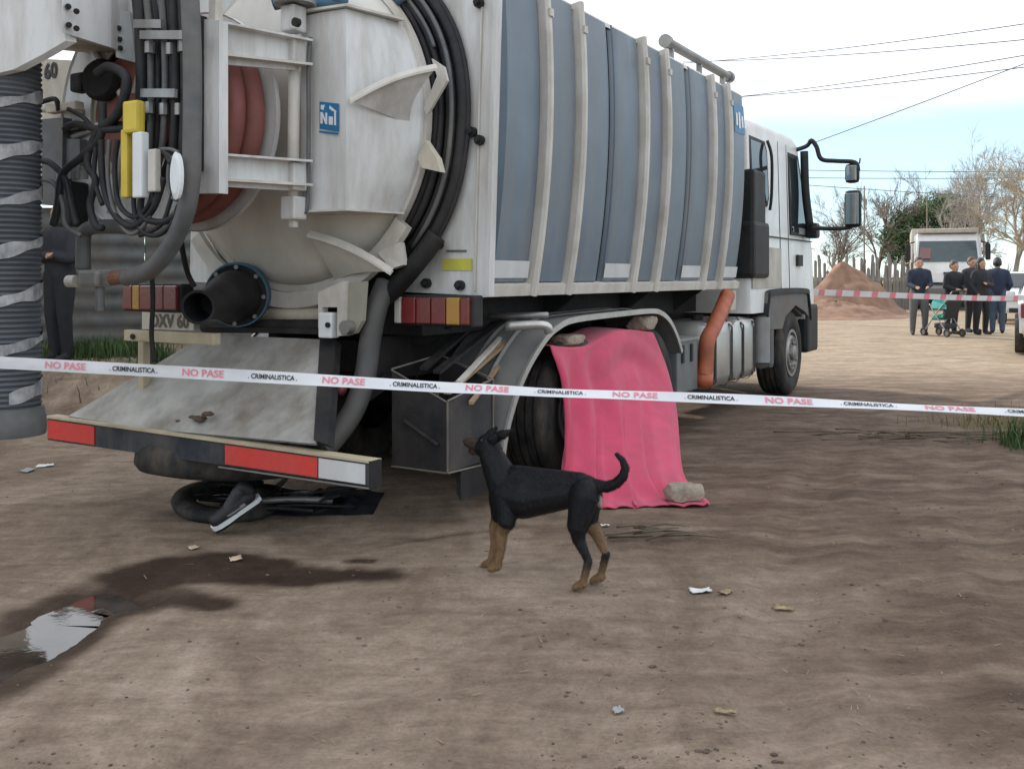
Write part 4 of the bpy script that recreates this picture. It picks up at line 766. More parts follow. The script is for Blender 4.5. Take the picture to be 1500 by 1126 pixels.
# ================================================================== pink blanket and its stones
def plerp(pts, u):
    k = u*(len(pts)-1); j = min(int(k), len(pts)-2); f_ = k-j; f_ = f_
    a, b2 = pts[j], pts[j+1]; return Vector((a[0]+(b2[0]-a[0])*f_, a[1]+(b2[1]-a[1])*f_))
Lp = crom([Vector(p).to_3d() for p in ((806, 505), (817, 560), (821, 620), (817, 680), (816, 738))], 6)
Rp = crom([Vector(p).to_3d() for p in ((957, 488), (977, 540), (989, 590), (992, 640), (1003, 700), (1042, 739))], 6)
Tp = crom([Vector(p).to_3d() for p in ((806, 505), (847, 510), (872, 504), (903, 486), (930, 484), (957, 488))], 6)
Bp = crom([Vector(p).to_3d() for p in ((816, 738), (880, 744), (930, 743), (985, 741), (1042, 739))], 6)
NU, NV = 90, 80; rows = []
for j in range(-7, NV+1):
    v = max(0, j/NV); row = []
    for i in range(NU+1):
        u = i/NU; l, r_, tt, bb = plerp(Lp, v), plerp(Rp, v), plerp(Tp, u), plerp(Bp, u)
        c00, c10, c01, c11 = plerp(Tp, 0), plerp(Tp, 1), plerp(Bp, 0), plerp(Bp, 1)
        p = (l*(1-u)+r_*u)+(tt*(1-v)+bb*v)-((c00*(1-u)+c10*u)*(1-v)+(c01*(1-u)+c11*u)*v)
        xb = toL(G(bb.x, bb.y, .012)).x; x = 1.275+(xb-1.275)*(v**1.7)
        q = SX(p.x, p.y, x)
        amp = .024*sst(v/.25)*(1-.45*sst((v-.82)/.18))
        ph = u*2*math.pi
        f1 = .8*math.sin(ph*2.3+1.2*v+.5)+.7*math.sin(ph*5.3-1.5*v)*sst((v-.2)/.4)+.5*math.sin(ph*8.7+2*v)*sst((v-.5)/.4)
        f1 += .9*(1-2*abs(math.sin(ph*2.05+.8*v+.35*math.sin(v*5))))*sst((v-.08)/.3)+.45*(1-2*abs(math.sin(ph*4.6-1.2*v)))*sst((v-.3)/.3); left = sst((.35-u)/.35); f1 += 1.5*left*math.sin(u*34+v*1.5)
        # swags hanging from the two stones near the top
        sw_ = .022*math.sin((v*26-7*(u-.62)**2*6))*math.exp(-((v-.14)/.13)**2)*sst(1-abs(u-.55)/.5)
        q.x += amp*f1+sw_; q.y += .018*math.sin(ph*4+v*3)*v
        q.z += .012*fbm(u*3, v*3, 2.0, 3, 5)*(1-v)
        if v > .9: q.z = max(q.z, .012)+.012*abs(math.sin(ph*5.5))*sst((v-.9)/.1)
        if j < 0: q.x -= .045*(-j); q.z += .02*math.sin(min(1, -j/7)*math.pi*.5)
        w = toW(q); w.z = max(w.z, tz(w.x, w.y)+.006); row.append(w)
    rows.append(row)
pink = mat('pink_fleece', (.56, .055, .125), .95, var=.10, vscale=8, bump=.35, bscale=140, sheen=.2, dirt=(.35, .09, .12), dirt_amt=.35, dscale=3)
bl = MB().grid(rows).build('blanket', pink, smooth=True); tag(bl, 'bright pink blanket hung over the tanker rear wheels', 'blanket')
sm_ = bl.modifiers.new('thickness', 'SOLIDIFY'); sm_.thickness = .006; sm_.offset = -1
def stone(c, dims, seed, label, rz=0, m_=None):
    bm = bmesh.new(); bmesh.ops.create_icosphere(bm, subdivisions=3, radius=1); M = Matrix.Rotation(rz, 3, 'Z')
    for v in bm.verts:
        n_ = 1+.22*noise.fractal(v.co*1.3+Vector((seed, 0, 0)), 1, 2, 3); p = v.co*n_; p = Vector((max(-.8, min(.8, p.x)), max(-.75, min(.75, p.y)), max(-.7, min(.7, p.z)))); v.co = M@Vector((p.x*dims[0], p.y*dims[1], p.z*dims[2]))
    o = MB().bm(bm).build('stone', m_ or mat('stone_rubble', (.30, .25, .20), .9, var=.25, vscale=20, bump=.5, bscale=50), smooth=True); o.location = c; o.data.set_sharp_from_angle(angle=R(35)); return tag(o, label, 'stone')
p = SX(940, 473, 1.17); w = toW(p); stone(w, (.12, .16, .085), 1, 'pale brown stone wedged under the front end of the mudguard arch', -TA)
p = SX(832, 497, 1.17); w = toW(p); stone(w, (.10, .17, .05), 5, 'flat brown stone holding the blanket corner on the rearmost tyre', -TA)
w = G(1003, 735, .02); stone(w+Vector((0, .04, .055)), (.15, .09, .075), 9, 'grey brown rubble stone lying on the blanket hem on the dirt', .15)

# ================================================================== dog
BLK = (.006, .006, .008); TAN = (.19, .115, .06); BRN = (.05, .032, .024)
furm = mat('dog_coat', (0, 0, 0), .55, attr='coat', var=.25, vscale=40, bump=.35, bscale=220, spec=.25)
def dd(px): return 4.64-(px-725)*.0017
def dp(px, py, off=0): return W(px, py, dd(px)+off)
def legc(zc, sp=.09): return lambda c: tuple(BLK[i]+(TAN[i]-BLK[i])*sst((zc-c.z+.035*noise.noise(c*22))/sp+.5) for i in range(3))
caps = []
def cap(a, ra, b_, rb, c=BLK, sc=None): caps.append((a, ra, b_, rb, c) if sc is None else (a, ra, b_, rb, c, sc))
cap(dp(748, 722), .104, dp(770, 728), .110); cap(dp(765, 730), .106, dp(800, 727), .090); cap(dp(795, 728), .090, dp(835, 722), .078); cap(dp(830, 722), .075, dp(858, 722), .074)
cap(dp(738, 708), .085, dp(748, 735), .09); cap(dp(755, 702), .06, dp(850, 712), .055)
cap(dp(719, 668), .060, dp(736, 705), .082); cap(dp(716, 658), .058, dp(720, 668), .060)
cap(dp(714, 654), .052, dp(709, 657), .048)
cap(dp(706, 655), .040, dp(686, 651), .024, lambda c: BRN); cap(dp(704, 662), .028, dp(690, 664), .014, lambda c: TAN if noise.noise(c*25) > .1 else BRN)
cap(dp(683, 650), .013, dp(681, 649), .011, (.006, .006, .006))
for off in (-.075, .075):
    f_ = 1 if off < 0 else 0; ox = 0 if f_ else -9; oy = 0 if f_ else -6
    cap(dp(742+ox, 735+oy, off*.7), .06, dp(742+ox, 765+oy, off), .046); cap(dp(742+ox, 765+oy, off), .044, dp(735+ox, 780+oy, off), .034, legc(.245))
    cap(dp(735+ox, 780+oy, off), .033, dp(734+ox, 806+oy, off), .0235, legc(.25)); cap(dp(734+ox, 806+oy, off), .0225, dp(729+ox, 829+oy, off), .0195, TAN); cap(dp(729+ox, 831+oy, off), .022, dp(720+ox, 835+oy, off), .019, TAN)
    for k in (-1, 0, 1): cap(dp(722+ox, 835+oy, off+.014*k), .0125, dp(716+ox, 836.5+oy, off+.016*k), .010, TAN)
    hx, hy = (0, 0) if f_ else (26, -10)
    cap(dp(856+hx*.2, 728, off*.75), .070, dp(846+hx*.55, 772+hy*.5, off), .050); cap(dp(846+hx*.55, 768+hy*.5, off), .049, dp(847+hx, 792+hy, off), .031, BLK if f_ else legc(.30))
    cap(dp(847+hx, 792+hy, off), .030, dp(862+hx, 824+hy, off), .0175, BLK if f_ else legc(.30)); cap(dp(862+hx, 824+hy, off), .0195, dp(855+hx, 852+hy, off), .0175, legc(.10)); cap(dp(855+hx, 857+hy, off), .021, dp(845+hx, 861+hy, off), .018, TAN)
    for k in (-1, 0, 1): cap(dp(846+hx, 861+hy, off+.014*k), .012, dp(840+hx, 863+hy, off+.016*k), .0095, TAN)
tl = [(872, 714), (888, 716), (902, 711), (913, 700), (916, 688), (912, 677), (903, 668)]; tr_ = [.032, .026, .023, .021, .019, .016, .010]
for i in range(len(tl)-1): cap(dp(*tl[i]), tr_[i], dp(*tl[i+1]), tr_[i+1])
cap(dp(876, 735), .022, dp(878, 742), .012, (.35, .3, .26))
for off, tip in ((-.032, (753, 632)), (.03, (728, 627))):
    a = dp(722 if off < 0 else 714, 645, off); b_ = dp(tip[0], tip[1], off*1.3); m_ = a.lerp(b_, .45)
    cap(a, .026, m_, .023, BLK, (1, .55, 1)); cap(m_, .023, b_, .006, BLK, (1, .55, 1))
dog = blob('dog', caps, .0062, furm, smooth_it=6); tag(dog, 'black and tan dog standing with its tail curled up by the pink blanket', 'dog')
fz = min(v.co.z-tz(v.co.x, v.co.y) for v in dog.data.vertices); dog.location.z = -fz-.006
fv = []; ff = []; fc = []; cd_ = dog.data.color_attributes['coat'].data; rf_ = random.Random(2); hd = (dp(870, 725)-dp(720, 700)).normalized()
for v_ in dog.data.vertices:
    n_ = v_.normal; t_ = hd*(.7 if v_.co.z > .22 else .15)+Vector((0, 0, -.75)); t_ = t_-n_*t_.dot(n_)
    if t_.length < .1: continue
    t_.normalize(); col_ = cd_[v_.index].color; k_ = rf_.uniform(.7, 1.5)
    for q_ in range(2):
        d_ = (t_+n_*rf_.uniform(.12, .4)+Vector((rf_.gauss(0, .2), rf_.gauss(0, .2), rf_.gauss(0, .2)))).normalized(); sd_ = d_.cross(n_).normalized()*.0011; o_ = v_.co+Vector((rf_.gauss(0, .002), rf_.gauss(0, .002), rf_.gauss(0, .002)))-n_*.001; i0 = len(fv)
        fv += [o_-sd_, o_+sd_, o_+d_*rf_.uniform(.008, .016)]; ff.append((i0, i0+1, i0+2)); kk = k_*rf_.uniform(.8, 1.3); fc += [c_ for _ in range(3) for c_ in (col_[0]*kk, col_[1]*kk, col_[2]*kk, 1)]
fme = bpy.data.meshes.new('fur'); fme.from_pydata(fv, [], ff); fa = fme.color_attributes.new('coat', 'FLOAT_COLOR', 'POINT'); fa.data.foreach_set('color', fc); fme.materials.append(mat('dog_fur', (0, 0, 0), .45, attr='coat', var=.1, bump=0, spec=.35)); fo = bpy.data.objects.new('fur', fme); COL.objects.link(fo); fo.parent = dog; fo['kind'] = 'stuff'
mb = MB(); bm = bmesh.new(); bmesh.ops.create_icosphere(bm, subdivisions=2, radius=.009); mb.bm(bm, lambda q_: q_+dp(706, 648, -.040)); mb.build('eye', mat('eye_dark', (.01, .008, .006), .1, bump=0), dog, smooth=True)

# ================================================================== barrier tape
tapew = mat('tape_white', (.60, .60, .63), .4, bump=.25, bscale=12, var=.08, vscale=5); tapep = mat('tape_red', (.66, .20, .25), .45, bump=.1, bscale=25, var=.1); tapek = inkm
def tape(name, pts, width, label, period, text=True, tilt=lambda s: 0, s0=0, w2=None):
    Pn = crom([Vector(p) for p in pts], 24); cum = [0]
    for i in range(1, len(Pn)): cum.append(cum[-1]+(Pn[i]-Pn[i-1]).length)
    def at(s):
        s = max(0, min(cum[-1]-1e-6, s)); lo = 0
        import bisect
        i = min(max(bisect.bisect_right(cum, s)-1, 0), len(Pn)-2); f_ = (s-cum[i])/(cum[i+1]-cum[i]); p = Pn[i].lerp(Pn[i+1], f_); d = (Pn[i+1]-Pn[i]).normalized()
        n0 = Vector((d.y, -d.x, 0)).normalized(); a = tilt(s); up = (Vector((0, 0, 1))*math.cos(a)+n0*math.sin(a)); nn = d.cross(up).normalized(); nn = nn if nn.dot(n0) > 0 else -nn
        return p, up, nn
    def pt(s, h, off): p, up, nn = at(s); return p+up*(h*width)+nn*(off+.0008*math.sin(h*5+s*3))
    n = int(cum[-1]/.04); mb = MB(); mb.grid([[pt(cum[-1]*i/n, h, 0) for h in (-.5, -.25, 0, .25, .5)] for i in range(n+1)]); o = mb.build(name, tapew, None, smooth=True); tag(o, label, 'tape')
    s = s0; k = 0
    while s < cum[-1]-.1:
        if text:
            vs_, fs_ = text_geo('NO PASE', .047, .001, 0); mb = MB(); mb.add([pt(s+v.x*1.05, v.y/.06*1.0, .003) for v in vs_], fs_); mb.build('red_print', tapep, o, fix=False)
            vs_, fs_ = text_geo('. CRIMINALISTICA .', .033, .0008, 0); mb = MB(); mb.add([pt(s+period*.5+v.x*.82, v.y/.06, .0035) for v in vs_], fs_); mb.build('black_print', tapek, o, fix=False)
        else:
            mb = MB(); mb.grid([[pt(s+j*.045, h, .003) for h in (-.5, 0, .5)] for j in range(4)]); mb.build('red_print', tapep, o)
        s += period; k += 1
    return o, at
tpts = [W(-120, 526, 4.42), W(0, 531, 4.4), W(300, 547, 4.33), W(545, 561, 4.27), W(640, 566.5, 4.25), W(720, 570, 4.22), W(810, 575, 4.18), W(900, 578, 4.15), W(1050, 583.5, 4.1), W(1200, 590, 4.04), W(1500, 604, 3.92), W(1650, 611, 3.86)]
def tilt1(s): return -.15-.85*sst((s-1.7)/1.3)+.16*math.sin(s*2.3)+.10*math.sin(s*5.1+1)
tape1, at1 = tape('barrier_tape', tpts, .056, 'printed red and white barrier tape stretched low in front of the tanker', .655, True, tilt1, .71)
tp2 = [W(1170, 427, 12.6), W(1250, 430, 13.4), W(1350, 434, 14.3), W(1450, 437, 15.3), W(1512, 436, 16.1)]
tape2, _ = tape('barrier_tape', tp2, .085, 'second barrier tape strung between the tanker cab and the people with the stroller', .42, False, lambda s: .2, .05)
stakem = mat('stake_metal', (.10, .09, .08), .6, metal=.5)
for q_, ds in ((tpts[0], 'rusty iron stake holding the left end of the near tape'), (tpts[-1], 'rusty iron stake holding the right end of the near tape')):
    gz = tz(q_.x, q_.y); mb = MB(); mb.tube([(q_.x, q_.y, gz-.1), (q_.x, q_.y, q_.z+.12)], .014, 8, 0); tag(mb.build('stake', stakem), ds, 'stake')

# ================================================================== litter below the tail
def tyre_lying(c, r, w_, tilt, label, m_=tyrem):
    mb = MB(); mb.lathe([(-w_/2, r*.62), (-w_/2*1.1, r*.8), (-w_/2*.8, r*.96), (0, r), (w_/2*.8, r*.96), (w_/2*1.1, r*.8), (w_/2, r*.62), (w_*.3, r*.6), (-w_*.3, r*.6)], (0, 0, 0), tilt, 48, closed=True)
    o = mb.build('loose_tyre', m_, smooth=True); o.location = c; return tag(o, label, 'tyre')
c = G(345, 748); tyre_lying(c+Vector((-.06, .02, .06)), .33, .07, (.10, -.12, 1), 'thin black tyre lying flat on the dirt beneath the tanker bumper')
wr = tag(empty('wreckage', c), 'tangle of bent black tubes and plates beside the thin tyre', 'wreckage'); wm = mat('wreck_black', (.012, .012, .014), .5, var=.3, bump=.2, spec=.3); rw = random.Random(9)
for k in range(16):
    p0 = Vector((rw.uniform(-.25, .75), rw.uniform(-.12, .35), rw.uniform(.02, .10))); a_ = rw.gauss(0, .5); ln = rw.uniform(.15, .38); d_ = Vector((math.cos(a_), math.sin(a_)*.6, rw.gauss(0, .08)))*ln
    MB().tube([p0-d_, p0+Vector((0, rw.gauss(0, .05), rw.uniform(0, .06))), p0+d_], rw.uniform(.008, .02), 8, 5).build('bent_tube', wm if rw.random() < .85 else steel, wr, smooth=True)
for k in range(7):
    p0 = Vector((rw.uniform(-.15, .7), rw.uniform(-.1, .3), rw.uniform(.05, .13))); a_ = rw.uniform(0, 3); u_ = Vector((math.cos(a_), math.sin(a_), rw.gauss(0, .3)))*rw.uniform(.07, .15); v_ = Vector((-math.sin(a_), math.cos(a_), rw.gauss(0, .3)))*rw.uniform(.05, .1)
    MB().grid([[p0+u_*a2+v_*b2+Vector((0, 0, .03*noise.noise(Vector((a2*2+k, b2*2, k))))) for a2 in (-1, -.4, .3, 1)] for b2 in (-1, -.3, .4, 1)]).build('plate', wm, wr, smooth=True)
# shoe
def shoe(loc, rot, label):
    up = [((0, 0, .052), .046, (0, .105, .046), .042, (.012, .012, .014)), ((0, -.10, .060), .044, (0, 0, .055), .046, (.012, .012, .014)), ((0, -.115, .085), .038, (0, -.10, .125), .038, (.014, .014, .016)), ((0, .01, .075), .034, (0, -.07, .115), .038, (.03, .03, .033)), ((-.036, -.06, .05), .012, (-.036, .04, .05), .010, (.25, .25, .26)), ((.036, -.06, .05), .012, (.036, .04, .05), .010, (.25, .25, .26))]
    r_ = empty('shoe', loc); r_.rotation_euler = rot; tag(r_, label, 'shoe')
    blob('upper', up, .006, mat('shoe_black', (0, 0, 0), .6, attr='coat', bump=.2), r_, 3)
    out = [(.0, .155), (.03, .145), (.045, .11), (.047, .06), (.036, 0), (.034, -.08), (.036, -.13), (.02, -.155), (-.02, -.155), (-.036, -.13), (-.036, -.08), (-.038, 0), (-.047, .06), (-.044, .11), (-.03, .145)]
    MB().prism([Vector((x, y, .004)) for x, y in out], (0, 0, .026)).build('sole', logow, r_)
    MB().prism([Vector((x*.96, y*.97, -.012)) for x, y in out], (0, 0, .015)).build('outsole', rubber, r_)
    for k in range(4): MB().tube([Vector((-.022, .02-.025*k, .088+.008*k)), Vector((0, .022-.025*k, .094+.008*k)), Vector((.022, .018-.025*k, .088+.008*k))], .0035, 6, 3).build('lace', hoseg, r_, smooth=True)
shoe(G(345, 782)+Vector((0, .04, .10)), (R(-32), R(-12), R(118)), 'black trainer with a white sole propped beside the loose tyre')
mb = MB(); rows = []
c = G(440, 745)
for i in range(24):
    row = []
    for j in range(30):
        u, v = i/23-.5, j/29-.5; x, y = c.x+v*.95, c.y+.15+u*.55; e = max(0, 1-(2*u)**4)*max(0, 1-(2*v)**4)
        row.append(Vector((x, y, tz(x, y)+.004+e*(.02+.11*abs(fbm(x, y, 6, 4, 71))))))
    rows.append(row)
mb.grid(rows); tag(mb.build('tarpaulin', mat('black_tarp', (.013, .014, .018), .45, var=.3, bump=.2, bscale=20), smooth=True), 'crumpled black plastic sheet lying in the shade under the tanker tail', 'sheet')
paper = mat('paper', (.66, .66, .66), .8, var=.1); straw = mat('dry_straw', (.30, .23, .13), .85, var=.3, vscale=30)
def scrap(px, py, w_, h_, m_, label, seed, rz):
    c = G(px, py); rows = []
    for i in range(6):
        row = []
        for j in range(7):
            u, v = i/5-.5, j/6-.5; k = 1+.3*noise.noise(Vector((i*.7, j*.7, seed))); x0, y0 = v*w_*k, u*h_*k; x, y = c.x+x0*math.cos(rz)-y0*math.sin(rz), c.y+x0*math.sin(rz)+y0*math.cos(rz)
            row.append(Vector((x, y, tz(x, y)+.008+.018*abs(noise.noise(Vector((i*.9, j*.9, seed*3)))))))
        rows.append(row)
    o = MB().grid(rows).build('litter_scrap', m_, smooth=True); mo = o.modifiers.new('t', 'SOLIDIFY'); mo.thickness = .002; tag(o, label, 'litter')
scrap(1026, 864, .10, .05, paper, 'torn white wrapper on the dark soil right of the dog', 1, .2)
scrap(1062, 868, .08, .05, straw, 'small tan leaf litter beside the torn white wrapper', 2, 1)
scrap(1148, 882, .08, .035, straw, 'curled tan husk lying on bare dark soil', 3, -.3)
scrap(66, 682, .12, .10, paper, 'crumpled white paper on the dirt below the corrugated hose', 4, .4)
scrap(40, 690, .10, .08, mat('bag_grey', (.3, .3, .31), .6), 'grey plastic scrap beside the crumpled white paper', 5, 1.4)
scrap(905, 1042, .035, .03, mat('bag_grey', (.3, .3, .31), .6), 'small grey flake of plastic on the pale foreground clay', 6, .4)
scrap(1062, 1044, .07, .02, straw, 'dry brown twig shred on the foreground clay', 7, .1)
scrap(345, 819, .06, .05, mat('scrap_tan', (.5, .4, .28), .8), 'pale tan scrap on the wet patch beside the shoe', 8, .4)
scrap(283, 804, .05, .04, mat('scrap_tan', (.5, .4, .28), .8), 'small pale flake at the edge of the wet patch', 9, .9)
scrap(886, 771, .05, .04, paper, 'thin white paper strip behind the dog hind legs', 10, .1)
# loose straw, twigs and pebbles too many to count
mb = MB(); rnd = random.Random(11)
for k in range(420):
    D = 2.9+ rnd.random()**1.4*7; X = (rnd.uniform(-.56, .56))*D; l = toL((X, D, 0))
    if abs(l.x) < 1.35 and -1.7 < l.y < 7.4: continue
    if X < -1 and D < 4.7 and rnd.random() < .7: continue
    a = rnd.uniform(0, 6.28); ln = rnd.uniform(.006, .026); z = tz(X, D)+.004
    d = Vector((math.cos(a), math.sin(a), 0))*ln; wv = Vector((-d.y, d.x, 0)).normalized()*rnd.uniform(.001, .0028); p = Vector((X, D, z)); e = Vector((0, 0, rnd.uniform(0, .010)))
    mb.add([p-d-wv, p-d+wv, p+d+wv*.4+e, p+d-wv*.4+e], [(0, 1, 2, 3)])
tag(mb.build('straw_litter', straw, fix=False), 'fine dry straw strewn over the dirt', 'straw', kind='stuff')
mb = MB(); ico = bmesh.new(); bmesh.ops.create_icosphere(ico, subdivisions=1, radius=1); iv = [v.co.copy() for v in ico.verts]; ico.verts.index_update(); if_ = [tuple(v.index for v in f.verts) for f in ico.faces]; ico.free()
for k in range(2600):
    D = 2.8+rnd.random()**1.5*9; X = rnd.uniform(-.56, .56)*D
    if noise.noise(Vector((X*.8, D*.8, 3))) < -.12 and rnd.random() < .8: continue
    if tz(X, D) < -.022: continue
    r_ = .0014+.006*rnd.random()**6; z = tz(X, D)+r_*.2; sx, sy, sz = r_*rnd.uniform(.8, 1.6), r_*rnd.uniform(.8, 1.4), r_*rnd.uniform(.5, .9)
    mb.add([Vector((X+v.x*sx*(1+.3*noise.noise(v*3+Vector((k, 0, 0)))), D+v.y*sy, z+v.z*sz)) for v in iv], if_)
tag(mb.build('pebbles', mat('pebble', (.13, .10, .075), .95, var=.6, vscale=12), smooth=True, fix=False), 'scattered crumbs of soil and small pebbles', 'pebbles', kind='stuff')
mb = MB()
for k in range(3600):
    D = 2.75+rnd.random()**1.3*5.5; X = rnd.uniform(-.25, .56)*D
    w1 = noise.noise(Vector((X*1.1, D*1.1, 9)))+.6*noise.noise(Vector((X*3, D*3, 4)))
    if w1 < .12: continue
    r_ = .0016+.009*rnd.random()**5; z = tz(X, D)+r_*.15; a_ = rnd.uniform(0, 3)
    mb.add([Vector((X+(v.x*math.cos(a_)-v.y*math.sin(a_))*r_*(1.3+.5*noise.noise(v*2+Vector((k, 1, 0)))), D+(v.x*math.sin(a_)+v.y*math.cos(a_))*r_, z+v.z*r_*(.55+.3*noise.noise(v*2+Vector((0, k, 0)))))) for v in iv], if_)
tag(mb.build('soil_clods', mat('clod', (.115, .085, .063), .95, var=.5, vscale=9), fix=False), 'loose dark soil clods churned up across the lot', 'soil', kind='stuff')
# dry twigs heaped right of the tanker
def twigs(px, py, n_, spread, label, seed):
    rr_ = random.Random(seed); c = G(px, py); mb = MB()
    for k in range(n_):
        a = rr_.gauss(0, .5); ln = rr_.uniform(.1, .32); x, y = c.x+rr_.gauss(0, spread), c.y+rr_.gauss(0, spread*.35); d = Vector((math.cos(a), math.sin(a)*.6, 0))*ln
        p = Vector((x, y, tz(x, y)+.012+rr_.random()*.03)); mb.tube([p-d, p+Vector((0, 0, rr_.uniform(0, .03)))+Vector((d.y, -d.x, 0))*.15, p+d], .005, 5, 2, radii=[.007, .006, .003])
    tag(mb.build('twig_heap', mat('twig', (.13, .10, .07), .9, var=.4), smooth=True), label, 'twigs')
twigs(1345, 643, 34, .42, 'heap of dry twigs on the dirt in the tanker shadow', 3)
twigs(960, 790, 9, .14, 'few dark twigs on the soil near the blanket hem', 4)

# ================================================================== grass and weeds
def blades(name, spots, m_, label, kind='stuff', seed=1, cat='grass'):
    r_ = random.Random(seed); mb = MB()
    for (cx_, cy_, sx, sy, n_, h0, h1) in spots:
        for k in range(n_):
            x, y = cx_+r_.gauss(0, sx), cy_+r_.gauss(0, sy); z = tz(x, y)-.005; h = r_.uniform(h0, h1); a = r_.uniform(0, 6.28); b_ = r_.uniform(.1, .6)*h; w_ = r_.uniform(.003, .007)*(1+h); d = Vector((math.cos(a), math.sin(a), 0)); s_ = Vector((-d.y, d.x, 0))*w_; p = Vector((x, y, z))
            mb.add([p-s_, p+s_, p+d*b_*.35+Vector((0, 0, h*.6))+s_*.7, p+d*b_*.35+Vector((0, 0, h*.6))-s_*.7, p+d*b_+Vector((0, 0, h))], [(0, 1, 2, 3), (3, 2, 4)])
    return tag(mb.build(name, m_, fix=False), label, cat, kind=kind)
grassm = mat('grass_green', (.045, .085, .022), .7, var=.4, vscale=5); drym = mat('grass_dry', (.22, .18, .085), .8, var=.3, vscale=5)
c = W(150, 520, 10.9)
blades('bank_grass', [(c.x-.1, 10.9, .9, .25, 2600, .06, .28), (c.x+.9, 11.2, .8, .25, 1500, .06, .25)], grassm, 'strip of green grass on the bank beside the siding fence', seed=2)
c = G(1508, 655); blades('weed_clump', [(c.x+.05, c.y, .16, .16, 420, .08, .30)], grassm, 'clump of green weeds at the right side of the lot', None, 3, 'weeds')
c = G(1475, 622); blades('dry_grass', [(c.x, c.y, .35, .2, 420, .03, .12), (c.x+.8, c.y-.2, .4, .4, 500, .05, .2)], drym, 'low dry grass behind the weed clump', None, 4, 'grass')

# ================================================================== people
clothm = mat('cloth', (0, 0, 0), .85, attr='coat', var=.15, vscale=12, bump=.2, bscale=60)
skinm = mat('skin', (.42, .24, .17), .55, var=.05)
hairm = mat('hair', (.018, .012, .009), .5, var=.3, vscale=40, bump=.4, bscale=120)
SK = (.40, .235, .165)
def person(loc, rz, H, top, leg, shoe_c, arms, label, hair='short', group=None, lean_f=0, stance=.09, hairc=None, step=0):
    r_ = tag(empty('person', loc, rz), label, 'person', group); k = H/1.72; caps = []
    def V(x, y, z): return Vector((x, y, z))*k
    def c(a, ra, b_, rb, col, sc=None):
        g = 1.22 if col in (top, leg) else 1.0; ra *= g; rb *= g
        caps.append((a, ra*k, b_, rb*k, col) if sc is None else (a, ra*k, b_, rb*k, col, sc))
    lf = lean_f
    c(V(0, -lf*.15, 1.0), .135, V(0, -lf*.5, 1.18), .13, top, (1.18, .82, 1)); c(V(0, -lf*.5, 1.18), .14, V(0, -lf, 1.34), .145, top, (1.22, .82, 1)); c(V(-.13, -lf, 1.41), .07, V(.13, -lf, 1.41), .07, top)
    c(V(0, -lf, 1.42), .06, V(0, -lf*1.15, 1.52), .052, SK); c(V(0, -lf*1.2-.01, 1.60), .088, V(0, -lf*1.2-.015, 1.625), .09, SK, (.88, 1.05, 1.12)); c(V(0, -lf*1.2-.035, 1.55), .055, V(0, -lf*1.2-.05, 1.545), .05, SK)
    c(V(0, -lf*1.2-.095, 1.595), .014, V(0, -lf*1.2-.115, 1.58), .016, SK)
    for s in (-1, 1):
        c(V(s*.088, -lf*1.2, 1.59), .018, V(s*.09, -lf*1.2+.005, 1.61), .018, SK, (.6, 1, 1.2)); c(V(s*.034, -lf*1.2-.092, 1.618), .011, V(s*.036, -lf*1.2-.092, 1.618), .011, (.05, .03, .025))
    c(V(-.02, -lf*1.2-.092, 1.545), .010, V(.02, -lf*1.2-.092, 1.545), .010, (.28, .11, .09))
    for s in (-1, 1):
        st = step*s; hip = V(s*.085, -lf*.1, .95); kn = V(s*(stance+.005), -.02+st*.5, .50); an = V(s*(stance+.01), .02+st, .09)
        c(hip, .098, kn, .068, leg); c(kn, .066, an, .048, leg); c(an-V(0, 0, .04), .045, V(s*(stance+.025), -.12+st, .035), .036, shoe_c)
        sh = V(s*.185, -lf, 1.40)
        el, wr = arms[0 if s < 0 else 1]; el = V(el[0]*s, el[1], el[2]); wr = V(wr[0]*s, wr[1], wr[2])
        c(sh, .062, el, .05, top); c(el, .049, wr, .036, top); d = (wr-el).normalized()
        c(wr, .033, wr+d*.07*k, .03, SK, (1, .8, 1)); o2 = d.orthogonal().normalized()
        for q_ in range(4): c(wr+d*.08*k+o2*(.011*(q_-1.5)*k*1.6), .011, wr+d*(.135-.008*abs(q_-1.2))*k+o2*(.014*(q_-1.5)*k*1.6), .009, SK)
        c(wr+d*.04*k-o2*.03*k, .013, wr+d*.08*k-o2*.045*k, .011, SK)
    blob('body', caps, .0135, clothm, r_, 3)
    hc_ = hairc or (.018, .012, .009); hp = [(V(0, -lf*1.2+.016, 1.672), .096*k, V(0, -lf*1.2+.034, 1.64), .100*k, hc_, (.95, 1.05, 1.0))]
    if hair == 'long': hp += [(V(0, -lf*1.2+.05, 1.62), .085*k, V(0, -lf*1.1+.075, 1.40), .07*k, hc_, (1.15, .7, 1)), (V(-.075, -lf*1.2, 1.6), .03*k, V(-.085, -lf*1.1-.01, 1.42), .03*k, hc_), (V(.075, -lf*1.2, 1.6), .03*k, V(.085, -lf*1.1-.01, 1.42), .03*k, hc_)]
    if hair == 'bun': hp += [(V(0, -lf*1.2+.03, 1.735), .04*k, V(0, -lf*1.2+.05, 1.745), .042*k, hc_)]
    if hair == 'cap': hp += [(V(0, -lf*1.2-.10, 1.66), .02*k, V(0, -lf*1.2-.15, 1.65), .012*k, hc_, (3.2, 1, .6))]
    blob('hair', hp, .013, mat('hair_'+hair, hc_, .5, attr='coat', bump=.4, bscale=100), r_, 2)
    return r_
DK = (.016, .017, .022); NV_ = (.018, .024, .045); GR = (.10, .10, .105); JN = (.05, .075, .12)
gp = 'bystanders behind the far tape'
def gpos(px, D): v = W(px, 400, D); return Vector((v.x, v.y, tz(v.x, v.y)))
